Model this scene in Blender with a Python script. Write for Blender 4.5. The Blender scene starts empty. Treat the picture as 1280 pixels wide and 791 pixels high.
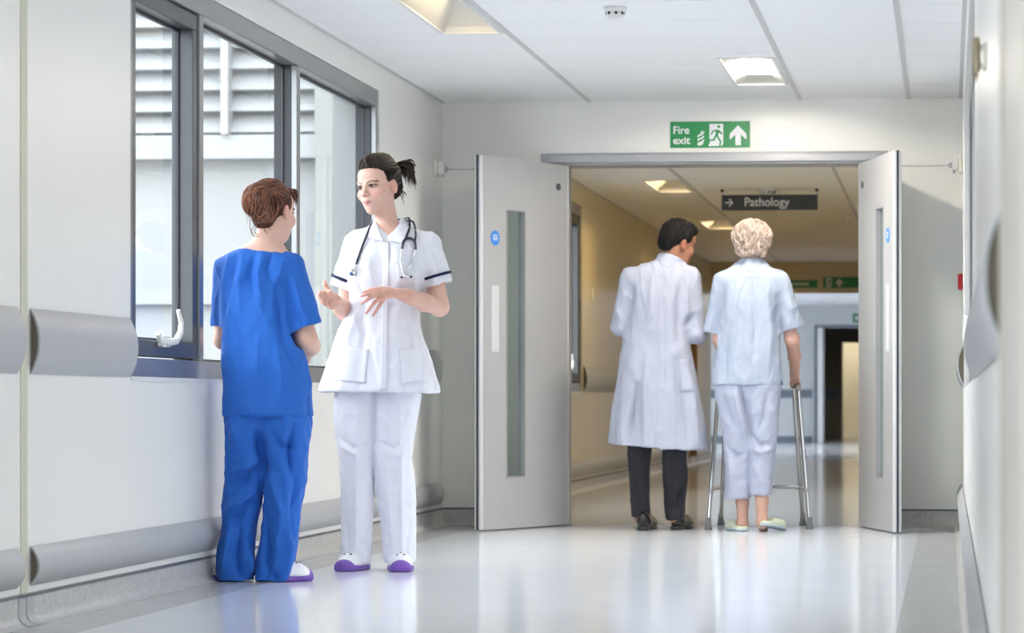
import bpy, bmesh, math, random
import numpy as np
from mathutils import Vector, Matrix

S = bpy.context.scene
C = S.collection

# ------------------------------------------------------------------ camera
FPX, YAW, VPX, HY, CAMH = 3419.0, math.radians(5.0), 1185.0, 504.0, 0.72
CX = VPX - FPX * math.tan(YAW)
cam_d = bpy.data.cameras.new('camera')
cam = bpy.data.objects.new('camera', cam_d)
C.objects.link(cam)
cam.location = (0, 0, CAMH)
cam.rotation_euler = (math.pi / 2, 0, YAW)
cam_d.sensor_width = 36.0
cam_d.lens = FPX / 1280 * 36
cam_d.shift_x = -(CX - 640) / 1280
cam_d.shift_y = (HY - 395.5) / 1280
cam_d.clip_start = 0.05
cam_d.clip_end = 300
cam_d.dof.use_dof = True
cam_d.dof.focus_distance = 11.6
cam_d.dof.aperture_fstop = 5.0
S.camera = cam

# ------------------------------------------------------------------ world, exposure
W = bpy.data.worlds.new('overcast_sky')
S.world = W
W.use_nodes = True
bg = W.node_tree.nodes['Background']
bg.inputs['Color'].default_value = (0.935, 0.965, 1.0, 1)
bg.inputs['Strength'].default_value = 4.2
S.view_settings.view_transform = 'Standard'
S.view_settings.look = 'None'
S.view_settings.gamma = 1
S.view_settings.use_curve_mapping = False
S.view_settings.exposure = 0.82
S.cycles.use_denoising = True
S.cycles.max_bounces = 10
S.cycles.diffuse_bounces = 6
S.cycles.sample_clamp_indirect = 6.0
S.cycles.caustics_reflective = False
S.cycles.caustics_refractive = False

def portal(loc, rot, sx, sy):
    d = bpy.data.lights.new('window_portal', 'AREA')
    d.shape = 'RECTANGLE'; d.size = sx; d.size_y = sy
    d.cycles.is_portal = True
    o = bpy.data.objects.new('window_portal', d); C.objects.link(o)
    o.location = loc; o.rotation_euler = rot
    return o

# ------------------------------------------------------------------ pixel -> world
SA, CA = math.sin(YAW), math.cos(YAW)
def ray(u, v):
    t = (u - CX) / FPX
    return (-SA + CA * t, CA + SA * t, (HY - v) / FPX)
def at_Y(u, v, Y):
    d = ray(u, v); k = Y / d[1]
    return Vector((d[0] * k, Y, CAMH + d[2] * k))
def at_X(u, v, X):
    d = ray(u, v); k = X / d[0]
    return Vector((X, d[1] * k, CAMH + d[2] * k))
def at_Z(u, v, Z):
    d = ray(u, v); k = (Z - CAMH) / d[2]
    return Vector((d[0] * k, d[1] * k, Z))

# ------------------------------------------------------------------ materials
MATS = {}
def mat(name, col, rough=0.5, metal=0.0, var=0.0, vscale=8.0, bump=0.0, bscale=60.0, spec=0.5,
        stretch=(1, 1, 1), emit=None, estr=0.0, coat=0.0, sheen=0.0, sss=0.0, attr=None, speck=None, bdist=0.01):
    if name in MATS: return MATS[name]
    m = bpy.data.materials.new(name); m.use_nodes = True
    nt = m.node_tree; N = nt.nodes; L = nt.links
    p = N['Principled BSDF']
    p.inputs['Base Color'].default_value = (*col, 1)
    p.inputs['Roughness'].default_value = rough
    p.inputs['Metallic'].default_value = metal
    p.inputs['Specular IOR Level'].default_value = spec
    if coat: p.inputs['Coat Weight'].default_value = coat; p.inputs['Coat Roughness'].default_value = 0.1
    if sheen: p.inputs['Sheen Weight'].default_value = sheen; p.inputs['Sheen Roughness'].default_value = 0.4
    if sss:
        p.inputs['Subsurface Weight'].default_value = sss
        p.inputs['Subsurface Radius'].default_value = (0.012, 0.005, 0.003)
        p.inputs['Subsurface Scale'].default_value = 1.0
    tc = N.new('ShaderNodeTexCoord'); mp = N.new('ShaderNodeMapping')
    mp.inputs['Scale'].default_value = stretch
    L.new(tc.outputs['Object'], mp.inputs['Vector'])
    src = None
    if attr:
        a = N.new('ShaderNodeAttribute'); a.attribute_name = attr
        src = a.outputs['Color']
    if var:
        n = N.new('ShaderNodeTexNoise'); n.inputs['Scale'].default_value = vscale
        n.inputs['Detail'].default_value = 5
        L.new(mp.outputs['Vector'], n.inputs['Vector'])
        r = N.new('ShaderNodeMapRange')
        r.inputs[1].default_value = 0.25; r.inputs[2].default_value = 0.75
        r.inputs[3].default_value = 1 - var; r.inputs[4].default_value = 1 + var
        L.new(n.outputs['Fac'], r.inputs[0])
        mx = N.new('ShaderNodeVectorMath'); mx.operation = 'SCALE'
        if src is None: mx.inputs[0].default_value = col
        else: L.new(src, mx.inputs[0])
        L.new(r.outputs[0], mx.inputs['Scale'])
        src = mx.outputs['Vector']
    if speck:
        n = N.new('ShaderNodeTexNoise'); n.inputs['Scale'].default_value = speck[1]
        n.inputs['Detail'].default_value = 2
        L.new(mp.outputs['Vector'], n.inputs['Vector'])
        r = N.new('ShaderNodeMapRange')
        r.inputs[1].default_value = 0.4; r.inputs[2].default_value = 0.7
        r.inputs[3].default_value = 0; r.inputs[4].default_value = speck[2]
        L.new(n.outputs['Fac'], r.inputs[0])
        mx = N.new('ShaderNodeMix'); mx.data_type = 'RGBA'
        L.new(r.outputs[0], mx.inputs['Factor'])
        if src is None: mx.inputs['A'].default_value = (*col, 1)
        else: L.new(src, mx.inputs['A'])
        mx.inputs['B'].default_value = (*speck[0], 1)
        src = mx.outputs['Result']
    if src is not None: L.new(src, p.inputs['Base Color'])
    if bump:
        n = N.new('ShaderNodeTexNoise'); n.inputs['Scale'].default_value = bscale
        n.inputs['Detail'].default_value = 4
        L.new(mp.outputs['Vector'], n.inputs['Vector'])
        b = N.new('ShaderNodeBump'); b.inputs['Strength'].default_value = bump
        b.inputs['Distance'].default_value = bdist
        L.new(n.outputs['Fac'], b.inputs['Height']); L.new(b.outputs['Normal'], p.inputs['Normal'])
    if emit:
        p.inputs['Emission Color'].default_value = (*emit, 1)
        p.inputs['Emission Strength'].default_value = estr
    MATS[name] = m
    return m

def glass_mat(name, tint, refl=1.0, ior=1.5):
    m = bpy.data.materials.new(name); m.use_nodes = True
    nt = m.node_tree; N = nt.nodes; L = nt.links
    N.remove(N['Principled BSDF'])
    t = N.new('ShaderNodeBsdfTransparent'); t.inputs[0].default_value = (*tint, 1)
    g = N.new('ShaderNodeBsdfGlossy'); g.inputs['Roughness'].default_value = 0.0
    fr = N.new('ShaderNodeFresnel'); fr.inputs[0].default_value = ior
    ge = N.new('ShaderNodeNewGeometry'); mr = N.new('ShaderNodeMapRange')      # same reflectance from either side of the pane
    mr.inputs[3].default_value = ior; mr.inputs[4].default_value = 1 / ior
    L.new(ge.outputs['Backfacing'], mr.inputs[0]); L.new(mr.outputs[0], fr.inputs[0])
    mm = N.new('ShaderNodeMath'); mm.operation = 'MULTIPLY'; mm.inputs[1].default_value = refl
    mx = N.new('ShaderNodeMixShader')
    L.new(fr.outputs[0], mm.inputs[0]); L.new(mm.outputs[0], mx.inputs[0])
    L.new(t.outputs[0], mx.inputs[1]); L.new(g.outputs[0], mx.inputs[2])
    L.new(mx.outputs[0], N['Material Output'].inputs[0])
    return m

M_wall = mat('wall_paint', (0.85, 0.84, 0.805), 0.34, var=0.015, vscale=2, bump=0.04, bscale=90, stretch=(1, 1, 0.3))
M_wallc = mat('corridor_paint', (0.66, 0.575, 0.40), 0.3, var=0.03, vscale=1.5, bump=0.04, bscale=90, stretch=(1, 1, 0.3))
M_wallh = mat('hall_paint', (0.74, 0.77, 0.785), 0.5, var=0.02)
M_tile = mat('ceiling_tile_white', (0.90, 0.905, 0.92), 0.75, var=0.015, vscale=20, bump=0.05, bscale=200)
M_bar = mat('ceiling_bar_grey', (0.58, 0.58, 0.59), 0.5, var=0.02)
M_slab = mat('ceiling_void', (0.45, 0.45, 0.45), 0.8, var=0.05)
M_floor = mat('vinyl_light', (0.80, 0.825, 0.885), 0.12, var=0.03, vscale=3, speck=((0.86, 0.88, 0.92), 160, 0.4), bump=0.015, bscale=7)
M_floorb = mat('vinyl_grey', (0.43, 0.435, 0.45), 0.2, var=0.08, vscale=6, speck=((0.66, 0.66, 0.66), 140, 0.6), bump=0.02, bscale=9)
M_cove = mat('cove_vinyl', (0.47, 0.465, 0.46), 0.35, var=0.10, vscale=30, speck=((0.62, 0.61, 0.6), 70, 0.7), bump=0.05, bscale=120)
M_cap = mat('cove_cap', (0.12, 0.125, 0.15), 0.4, var=0.05)
M_rail = mat('rail_vinyl', (0.43, 0.435, 0.45), 0.42, var=0.02, vscale=20, bump=0.03, bscale=300)
M_railin = mat('rail_core', (0.16, 0.14, 0.10), 0.7, var=0.1, vscale=20)
M_alu = mat('window_aluminium', (0.29, 0.295, 0.305), 0.28, metal=0.5, var=0.03, vscale=15)
M_sash = mat('sash_dark_grey', (0.085, 0.09, 0.10), 0.35, metal=0.2, var=0.04)
M_break = mat('frame_inner_dark', (0.028, 0.03, 0.036), 0.45, var=0.05)
M_gask = mat('gasket_dark', (0.03, 0.033, 0.045), 0.4, var=0.05)
M_white = mat('white_plastic', (0.78, 0.78, 0.76), 0.3, var=0.02)
M_cream = mat('cream_plastic', (0.78, 0.75, 0.66), 0.4, var=0.02)
M_door = mat('door_laminate', (0.45, 0.45, 0.462), 0.35, var=0.02, vscale=6, bump=0.02, bscale=120)
M_dedge = mat('door_edge_pale', (0.68, 0.69, 0.71), 0.35, var=0.02)
M_frame = mat('door_frame_grey', (0.37, 0.375, 0.40), 0.35, metal=0.2, var=0.02)
M_steel = mat('brushed_steel', (0.62, 0.62, 0.63), 0.25, metal=1.0, var=0.04, vscale=40, stretch=(1, 1, 0.1))
M_rubber = mat('grey_rubber', (0.16, 0.165, 0.175), 0.6, var=0.08, vscale=40)
M_strip = mat('joint_strip', (0.62, 0.61, 0.47), 0.5, var=0.03)
M_glass = glass_mat('window_glass', (0.90, 0.94, 0.94))
M_glassd = glass_mat('door_glass', (0.76, 0.85, 0.83))
M_green = mat('sign_green', (0.012, 0.24, 0.07), 0.35, var=0.02)
M_signw = mat('sign_white', (0.80, 0.82, 0.84), 0.4, var=0.02)
M_signd = mat('sign_dark', (0.045, 0.046, 0.055), 0.4, var=0.05)
M_blue = mat('blue_disc', (0.03, 0.25, 0.75), 0.4, var=0.02)
M_red = mat('red_plastic', (0.55, 0.012, 0.02), 0.35, var=0.02)
M_refl = mat('lamp_reflector', (0.66, 0.65, 0.62), 0.35, metal=0.4, var=0.03)
M_brass = mat('worn_brass', (0.34, 0.28, 0.19), 0.35, metal=0.8, var=0.1, vscale=40)
M_bldg = mat('facade_panel', (0.27, 0.28, 0.29), 0.6, var=0.05, vscale=1.2)
M_slat = mat('facade_slat', (0.27, 0.28, 0.29), 0.5, var=0.03)
M_ground = mat('terrace_paving', (0.16, 0.16, 0.16), 0.8, var=0.1, bump=0.1)
M_wood = mat('door_wood', (0.30, 0.20, 0.10), 0.4, var=0.15, vscale=8, stretch=(1, 1, 0.1))
M_hallrail = mat('hall_rail_blue', (0.22, 0.26, 0.32), 0.5, var=0.03)
M_dark = mat('black_plastic', (0.02, 0.02, 0.022), 0.4, var=0.05)

# ------------------------------------------------------------------ mesh helpers
class MB:
    def __init__(s): s.v = []; s.f = []
    def box(s, x0, x1, y0, y1, z0, z1):
        b = len(s.v)
        s.v += [(x, y, z) for z in (z0, z1) for y in (y0, y1) for x in (x0, x1)]
        s.f += [tuple(b + i for i in q) for q in ((0, 2, 3, 1), (4, 5, 7, 6), (0, 1, 5, 4), (1, 3, 7, 5), (3, 2, 6, 7), (2, 0, 4, 6))]
        return s
    def prism(s, prof, axis, a0, a1, close=True):
        """profile in the two other axes (cyclic order), swept along axis"""
        b = len(s.v); n = len(prof)
        for a in (a0, a1):
            for (p, q) in prof:
                s.v.append({'x': (a, p, q), 'y': (p, a, q), 'z': (p, q, a)}[axis])
        for i in range(n):
            j = (i + 1) % n
            s.f.append((b + i, b + j, b + n + j, b + n + i))
        if close:
            s.f.append(tuple(b + i for i in reversed(range(n)))); s.f.append(tuple(b + n + i for i in range(n)))
        return s
    def tube(s, pts, r, seg=10, cap=True):
        pts = [Vector(p) for p in pts]; n = len(pts); b = len(s.v)
        rr = r if isinstance(r, (list, tuple)) else [r] * n
        up = None
        for i, p in enumerate(pts):
            t = (pts[min(i + 1, n - 1)] - pts[max(i - 1, 0)]).normalized()
            if up is None:
                up = Vector((0, 0, 1)) if abs(t.z) < 0.9 else Vector((1, 0, 0))
            a = t.cross(up).normalized(); up = a.cross(t).normalized()
            for k in range(seg):
                an = 2 * math.pi * k / seg
                s.v.append(tuple(p + (a * math.cos(an) + up * math.sin(an)) * rr[i]))
        for i in range(n - 1):
            for k in range(seg):
                k2 = (k + 1) % seg
                s.f.append((b + i * seg + k, b + i * seg + k2, b + (i + 1) * seg + k2, b + (i + 1) * seg + k))
        if cap:
            s.f.append(tuple(b + k for k in reversed(range(seg))))
            s.f.append(tuple(b + (n - 1) * seg + k for k in range(seg)))
        return s
    def lathe(s, prof, o, axis='z', seg=20):
        """prof: list of (radius, along)"""
        b = len(s.v); n = len(prof); o = Vector(o)
        for (r, h) in prof:
            for k in range(seg):
                a = 2 * math.pi * k / seg
                c, d = r * math.cos(a), r * math.sin(a)
                w = {'z': (c, d, h), 'x': (h, c, d), 'y': (c, h, d)}[axis]
                s.v.append(tuple(o + Vector(w)))
        for i in range(n - 1):
            for k in range(seg):
                k2 = (k + 1) % seg
                s.f.append((b + i * seg + k, b + i * seg + k2, b + (i + 1) * seg + k2, b + (i + 1) * seg + k))
        s.f.append(tuple(b + k for k in reversed(range(seg)))); s.f.append(tuple(b + (n - 1) * seg + k for k in range(seg)))
        return s
    def quad(s, *p):
        b = len(s.v); s.v += [tuple(q) for q in p]; s.f.append(tuple(range(b, b + len(p)))); return s
    def build(s, name, m, parent=None, smooth=False, bevel=0.0, tf=None):
        me = bpy.data.meshes.new(name)
        v = [tuple(tf @ Vector(p)) for p in s.v] if tf is not None else s.v
        me.from_pydata(v, [], s.f); me.update()
        bm = bmesh.new(); bm.from_mesh(me); bmesh.ops.recalc_face_normals(bm, faces=bm.faces); bm.to_mesh(me); bm.free()
        if getattr(s, 'tint', None):
            at = me.color_attributes.new('col', 'FLOAT_COLOR', 'POINT'); at.data.foreach_set('color', [c for t in s.tint for c in (*t, 1.0)])
        me.materials.append(m)
        o = bpy.data.objects.new(name, me); C.objects.link(o)
        if parent is not None: o.parent = parent
        if smooth:
            for p in me.polygons: p.use_smooth = True
            me.set_sharp_from_angle(angle=math.radians(40))
        if bevel:
            bv = o.modifiers.new('bevel', 'BEVEL'); bv.width = bevel; bv.segments = 2; bv.limit_method = 'ANGLE'
        return o

def tag(o, label=None, cat=None, group=None, kind=None):
    if label: o['label'] = label
    if cat: o['category'] = cat
    if group: o['group'] = group
    if kind: o['kind'] = kind
    return o
def struct(o): o['kind'] = 'structure'; return o
def empty(name, loc=(0, 0, 0)):
    o = bpy.data.objects.new(name, None); C.objects.link(o); o.location = loc; o.empty_display_size = 0.1
    return o
def thing(name, loc, label, cat, group=None):
    return tag(empty(name, loc), label, cat, group)
def child(mb, name, m, root, **k):
    """geometry written in world coordinates, parented to a root that may sit elsewhere"""
    return mb.build(name, m, root, tf=Matrix.Translation(-Vector(root.location)), **k)
def bx(*a): return MB().box(*a)

# ------------------------------------------------------------------ dimensions
YF = 16.0                                   # far wall with the double door
XL = at_Y(553, 504, YF).x                   # left wall
XR = at_Y(1203, 504, YF).x                  # right wall
ZC = 2.50
YB = -6.0                                   # corridor goes on behind the camera
YE = 34.4                                   # end of second corridor
YH = 50.0                                   # hall end wall
def yl(u): return at_X(u, HY, XL).y
def yr(u): return at_X(u, HY, XR).y
T = 0.25

# ------------------------------------------------------------------ left wall and its windows
def wall_with_holes(name, m, x0, x1, ya, yb, holes, ztop=ZC + 0.3):
    """wall along Y; holes: (y0,y1,z0,z1)"""
    mb = MB(); y = ya
    for (h0, h1, z0, z1) in sorted(holes):
        mb.box(x0, x1, y, h0, -0.05, ztop)
        mb.box(x0, x1, h0, h1, -0.05, z0); mb.box(x0, x1, h0, h1, z1, ztop)
        y = h1
    mb.box(x0, x1, y, yb, -0.05, ztop)
    return struct(mb.build(name, m))

W1A, W1B = yl(163), yl(474)
WZ0 = at_X(163, 470, XL).z - 0.005
WZ1 = at_X(473, 113, XL).z
BW = (-4.5, 3.0)                            # unseen window run beside the camera, added for daylight
wall_with_holes('wall_outer_left', M_slat, XL - T, XL - 0.12, YB, YF, [(BW[0], BW[1], WZ0, WZ1), (W1A, W1B, WZ0, WZ1)])
wall_left = wall_with_holes('wall_left', M_wall, XL - 0.12, XL, YB, YF,
                            [(BW[0], BW[1], WZ0, WZ1), (W1A, W1B, WZ0, WZ1)])

def window(name, xw, side, ya, yb, z0, z1, divs, handle_at=None, leaf=None, rec=0.006):
    """side=-1: wall on the left (outside at -x). divs: y of mullions"""
    s = side
    xf = xw + s * rec                       # frame face
    d = 0.11                                # frame depth
    root = struct(empty(name, (xf, ya, z0)))
    def b(x0, x1, *r): return bx(min(x0, x1), max(x0, x1), *r)
    fw = 0.045
    hw = 0.085
    child(b(xf, xf + s * d, ya, yb, z1 - hw, z1), 'head_rail', M_alu, root, bevel=0.004)
    child(b(xf, xf + s * d, ya, yb, z0, z0 + 0.075), 'bottom_rail', M_alu, root, bevel=0.004)
    child(b(xf, xf + s * d, ya, ya + fw, z0 + 0.075, z1 - hw), 'jamb', M_alu, root, bevel=0.004)
    child(b(xf, xf + s * 0.03, yb - fw, yb, z0 + 0.075, z1 - hw), 'jamb', M_alu, root, bevel=0.004)
    inner = MB()
    for m_ in list(divs) + [yb - fw / 2]: inner.box(*sorted((xf + s * 0.028, xf + s * d * 0.98)), m_ - 0.0315, min(m_ + 0.0315, yb - 0.001), z0 + 0.07, z1 - hw + 0.005)
    child(inner, 'inner_profile', M_break, root)
    child(b(xf - s * 0.012, xf + s * 0.02, ya, yb, z0 - 0.012, z0 + 0.004), 'sill_trim', M_white, root)
    edges = [ya + fw] + sum([[m - 0.03, m + 0.03] for m in divs], []) + [yb - fw]
    for m_ in divs:
        child(b(xf, xf + s * 0.03, m_ - 0.03, m_ + 0.03, z0 + 0.075, z1 - hw), 'mullion', M_alu, root, bevel=0.004)
    for i in range(0, len(edges), 2):
        a, c = edges[i], edges[i + 1]
        zb, zt = z0 + 0.075, z1 - hw
        if leaf is not None and i // 2 == leaf:
            sash = child(MB().box(*sorted((xf + s * 0.008, xf + s * 0.095)), a + 0.008, c - 0.008, zb + 0.008, zb + 0.07)
                         .box(*sorted((xf + s * 0.008, xf + s * 0.095)), a + 0.008, c - 0.008, zt - 0.07, zt - 0.008)
                         .box(*sorted((xf + s * 0.008, xf + s * 0.095)), a + 0.008, a + 0.07, zb + 0.07, zt - 0.07)
                         .box(*sorted((xf + s * 0.008, xf + s * 0.095)), c - 0.07, c - 0.008, zb + 0.07, zt - 0.07), 'sash', M_sash, root, bevel=0.003)
            a, c, zb, zt = a + 0.07, c - 0.07, zb + 0.07, zt - 0.07
            if handle_at is not None:
                hy, hz = handle_at
                h = MB()
                xo = xf - s * 0.012
                h.box(*sorted((xf + s * 0.008, xf - s * 0.02)), hy - 0.05, hy + 0.05, hz - 0.03, hz + 0.012)
                o = child(h, 'handle_plate', M_white, root, bevel=0.006)
                arm = MB().tube([(xo, hy - 0.10, hz + 0.02), (xo, hy - 0.07, hz - 0.005), (xo - s * 0.01, hy, hz - 0.012), (xo - s * 0.012, hy + 0.10, hz - 0.005),
                                 (xo - s * 0.014, hy + 0.155, hz + 0.03), (xo - s * 0.014, hy + 0.165, hz + 0.07), (xo - s * 0.012, hy + 0.13, hz + 0.115)],
                                [0.009, 0.013, 0.015, 0.014, 0.012, 0.010, 0.008], 10)
                child(arm, 'handle', M_white, root, smooth=True)
        gx = xf + s * 0.07
        g = MB()
        for (q0, q1, r0, r1) in ((a, c, zb, zb + 0.012), (a, c, zt - 0.012, zt), (a, a + 0.012, zb + 0.012, zt - 0.012), (c - 0.012, c, zb + 0.012, zt - 0.012)):
            g.box(*sorted((gx - 0.006, gx + 0.006)), q0, q1, r0, r1)
        child(g, 'gasket', M_gask, root)
        child(MB().quad((gx, a + 0.006, zb + 0.006), (gx, c - 0.006, zb + 0.006), (gx, c - 0.006, zt - 0.006), (gx, a + 0.006, zt - 0.006)), 'pane', M_glass, root)
    return root

M1, M2 = yl(254), yl(375)
window('window_1', XL, -1, W1A, W1B, WZ0, WZ1, [M1, M2], leaf=0, handle_at=(yl(205), at_X(205, 424, XL).z))
bd = [BW[0] + (BW[1] - BW[0]) * k / 4 for k in range(1, 4)]
window('window_4', XL, -1, BW[0], BW[1], WZ0, WZ1, bd)
portal((XL - 0.22, (W1A + W1B) / 2, (WZ0 + WZ1) / 2), (0, -math.pi / 2, 0), WZ1 - WZ0, W1B - W1A)
portal((XL - 0.22, sum(BW) / 2, (WZ0 + WZ1) / 2), (0, -math.pi / 2, 0), WZ1 - WZ0, BW[1] - BW[0])

# ------------------------------------------------------------------ right wall
RW = (8.6, 14.2)
RZ0, RZ1 = 0.80, 2.28
RB = (-4.5, 2.2)  # unseen right-hand window run, added to let in more daylight
wall_right = wall_with_holes('wall_right', M_wall, XR, XR + T, YB, YF, [(RB[0], RB[1], RZ0, RZ1), (RW[0], RW[1], RZ0, RZ1)])
window('window_2', XR, 1, RW[0], RW[1], RZ0, RZ1, [10.5, 12.4], leaf=2, handle_at=(12.95, 1.02), rec=0.024)
window('window_5', XR, 1, RB[0], RB[1], RZ0, RZ1, [-2.2, 0.0], rec=0.05)
portal((XR + 0.22, sum(RW) / 2, (RZ0 + RZ1) / 2), (0, math.pi / 2, 0), RZ1 - RZ0, RW[1] - RW[0])
portal((XR + 0.22, sum(RB) / 2, (RZ0 + RZ1) / 2), (0, math.pi / 2, 0), RZ1 - RZ0, RB[1] - RB[0])

d5 = struct(empty('door_5', (XR, 2.6, 0)))
M_taupe = mat('door_taupe', (0.50, 0.465, 0.41), 0.4, var=0.03)
child(bx(XR - 0.006, XR + 0.02, 2.66, 3.80, 0.01, 2.04), 'leaf', M_taupe, d5)
child(MB().box(XR - 0.012, XR + 0.02, 2.60, 2.66, 0, 2.10).box(XR - 0.012, XR + 0.02, 3.80, 3.86, 0, 2.10).box(XR - 0.012, XR + 0.02, 2.66, 3.80, 2.04, 2.10), 'frame', M_taupe, d5)
# end wall behind the camera: unseen glazing added to bring in frontal daylight
mb = MB(); g0, g1 = XL + 0.25, XR - 0.25
mb.box(XL - T, XR + T, YB - T, YB, -0.05, 0.3).box(XL - T, XR + T, YB - T, YB, 2.3, ZC + 0.3)
mb.box(XL - T, g0, YB - T, YB, 0.3, 2.3).box(g1, XR + T, YB - T, YB, 0.3, 2.3)
struct(mb.build('wall_back', M_wall))
r6 = struct(empty('window_6', (g0, YB - 0.1, 0.3)))
child(MB().box(g0, g1, YB - 0.14, YB - 0.07, 0.3, 0.37).box(g0, g1, YB - 0.14, YB - 0.07, 2.23, 2.3).box(g0, g0 + 0.07, YB - 0.14, YB - 0.07, 0.37, 2.23)
      .box(g1 - 0.07, g1, YB - 0.14, YB - 0.07, 0.37, 2.23), 'frame', M_alu, r6)
for k in (1, 2):
    xx = g0 + (g1 - g0) * k / 3
    child(bx(xx - 0.03, xx + 0.03, YB - 0.14, YB - 0.07, 0.37, 2.23), 'mullion', M_alu, r6)
child(MB().quad((g0, YB - 0.1, 0.33), (g1, YB - 0.1, 0.33), (g1, YB - 0.1, 2.27), (g0, YB - 0.1, 2.27)), 'pane', M_glass, r6)
portal(((g0 + g1) / 2, YB - 0.22, 1.3), (math.pi / 2, 0, 0), g1 - g0, 2.0)

# ------------------------------------------------------------------ far wall with doorway
DX0, DX1 = at_Y(708, 504, YF).x, at_Y(1078, 504, YF).x       # clear opening
JW = 0.15
DZ = at_Y(700, 207, YF).z
HZ = at_Y(700, 192, YF).z
mb = MB()
mb.box(XL - T, DX0 - JW, YF, YF + 0.2, -0.05, ZC + 0.3).box(DX1 + JW, XR + T, YF, YF + 0.2, -0.05, ZC + 0.3)
mb.box(DX0 - JW, DX1 + JW, YF, YF + 0.2, HZ, ZC + 0.3)
wall_far = struct(mb.build('wall_far', M_wall))
tr = struct(empty('trim_1', (DX0 - JW, YF, 0)))
child(MB().box(DX0 - JW, DX1 + JW, YF - 0.02, YF + 0.22, DZ, HZ), 'door_head', M_frame, tr, bevel=0.004)
child(MB().box(DX0 - JW + 0.05, DX1 + JW - 0.05, YF - 0.045, YF - 0.02, DZ + 0.012, HZ - 0.012), 'head_cover', M_frame, tr, bevel=0.004)
child(bx(DX0 - JW, DX0, YF - 0.02, YF + 0.22, 0, DZ), 'door_jamb', M_frame, tr, bevel=0.004)
child(bx(DX1, DX1 + JW, YF - 0.02, YF + 0.22, 0, DZ), 'door_jamb', M_frame, tr, bevel=0.004)
child(bx(DX0, DX1, YF - 0.012, YF + 0.012, 0.0005, 0.003), 'threshold_strip', M_frame, tr)

# ------------------------------------------------------------------ floor
BL, BR = XL + 0.26, at_Z(1140, 700, 0).x
floor = struct(bx(BL, BR, YB, YF + 0.02, -0.05, 0).build('floor', M_floor))
bx(XL - T, BL, YB, YF, -0.05, 0).build('floor_border', M_floorb, floor)
bx(BR, XR + T, YB, YF, -0.05, 0).build('floor_border', M_floorb, floor)
bx(BR - 0.0015, BR + 0.0015, YB, YF, -0.01, 0.0006).build('weld_line', M_floor, floor)
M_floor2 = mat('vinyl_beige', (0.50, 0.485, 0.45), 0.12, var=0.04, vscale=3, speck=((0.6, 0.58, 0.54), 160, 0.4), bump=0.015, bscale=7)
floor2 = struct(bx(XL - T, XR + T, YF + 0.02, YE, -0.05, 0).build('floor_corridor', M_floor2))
floor3 = struct(bx(-7.5, 4, YE, YH + 8, -0.05, 0).build('floor_hall', M_floor))

# coved skirting: vertical 0.085 with a curved foot and a dark cap
def cove_prof(x, s):
    p = [(x, 0.0), (x + s * 0.045, 0.0)]
    for k in range(0, 7):
        a = math.pi / 2 * k / 6
        p.append((x + s * (0.045 - 0.037 * math.sin(a)), 0.002 + 0.037 * (1 - math.cos(a))))
    p += [(x + s * 0.008, 0.093), (x, 0.093)]
    return p
def skirting_y(name, x, s, ya, yb):
    r = struct(empty(name, (x, ya, 0)))
    child(MB().prism(cove_prof(x, s), 'y', ya, yb), 'cove', M_cove, r, smooth=True)
    child(bx(*sorted((x, x + s * 0.011)), ya, yb, 0.093, 0.103), 'cap_strip', M_cap, r)
    return r
JY = yl(29)
sl = skirting_y('baseboard_left', XL, 1, YB, YF)
skirting_y('baseboard_right', XR, -1, YB, YF)
# expansion joint cover in the skirting and wall
js = [(px + 0.003, pz + 0.003) for (px, pz) in cove_prof(XL, 1)[1:-1]] + [(XL, 0.10), (XL, 0.003)]
child(MB().prism(js, 'y', JY - 0.07, JY - 0.005), 'joint_cover', M_rail, sl, smooth=True)
child(MB().prism(js, 'y', JY + 0.005, JY + 0.07), 'joint_cover', M_rail, sl, smooth=True)
st = struct(bx(XL - 0.002, XL + 0.004, JY - 0.03, JY + 0.03, 0.103, ZC).build('trim_2', M_strip))
def skirting_x(name, y, xa, xb):
    r = struct(empty(name, (xa, y, 0)))
    pr = [(q, z) for (q, z) in cove_prof(y, -1)]
    child(MB().prism(pr, 'x', xa, xb), 'cove', M_cove, r, smooth=True)
    child(bx(xa, xb, y - 0.011, y, 0.093, 0.103), 'cap_strip', M_cap, r)
skirting_x('baseboard_far', YF, XL, DX0 - JW)
skirting_x('baseboard_far_end', YF, DX1 + JW, XR)
skirting_y('baseboard_corridor', XL, 1, YF + 0.2, YE)

# ------------------------------------------------------------------ bumper rails
def rail(x, s, ya, yb, z0, z1, dep, label, m=M_rail):
    n = 14; out = []; inn = []
    for k in range(n + 1):
        a = -1 + 2 * k / n
        d = dep * (1 - abs(a) ** 2.2)
        zz = (z0 + z1) / 2 + a * (z1 - z0) / 2
        out.append((x + s * (d + 0.004), zz))
        zi = (z0 + z1) / 2 + a * ((z1 - z0) / 2 - 0.006)
        inn.append((x + s * (d * 0.86 + 0.001), zi))
    r = thing('bumper_rail', (x, ya, z0), label, 'bumper rail', 'grey wall bumper rails')
    child(MB().prism(out + inn[::-1], 'y', ya, yb), 'cover', m, r, smooth=True)
    child(MB().prism([(x, z0 + 0.008)] + [(x + s * (dep * 0.865 * (1 - abs(a) ** 2.2)), (z0 + z1) / 2 + a * ((z1 - z0) / 2 - 0.008)) for a in [-0.9 + 1.8 * k / 10 for k in range(11)]] + [(x, z1 - 0.008)], 'y', ya + 0.012, yb - 0.012), 'core', M_railin, r)
    return r
UZ0, UZ1, LZ0, LZ1 = 0.815, 1.03, 0.125, 0.255
rail(XL, 1, 4.0, yl(20), UZ0, UZ1, 0.032, 'wide grey bumper rail on left wall, near side of the joint strip')
rail(XL, 1, yl(37), W1A - 0.02, UZ0, UZ1, 0.032, 'short wide grey bumper rail between joint strip and window')
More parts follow.
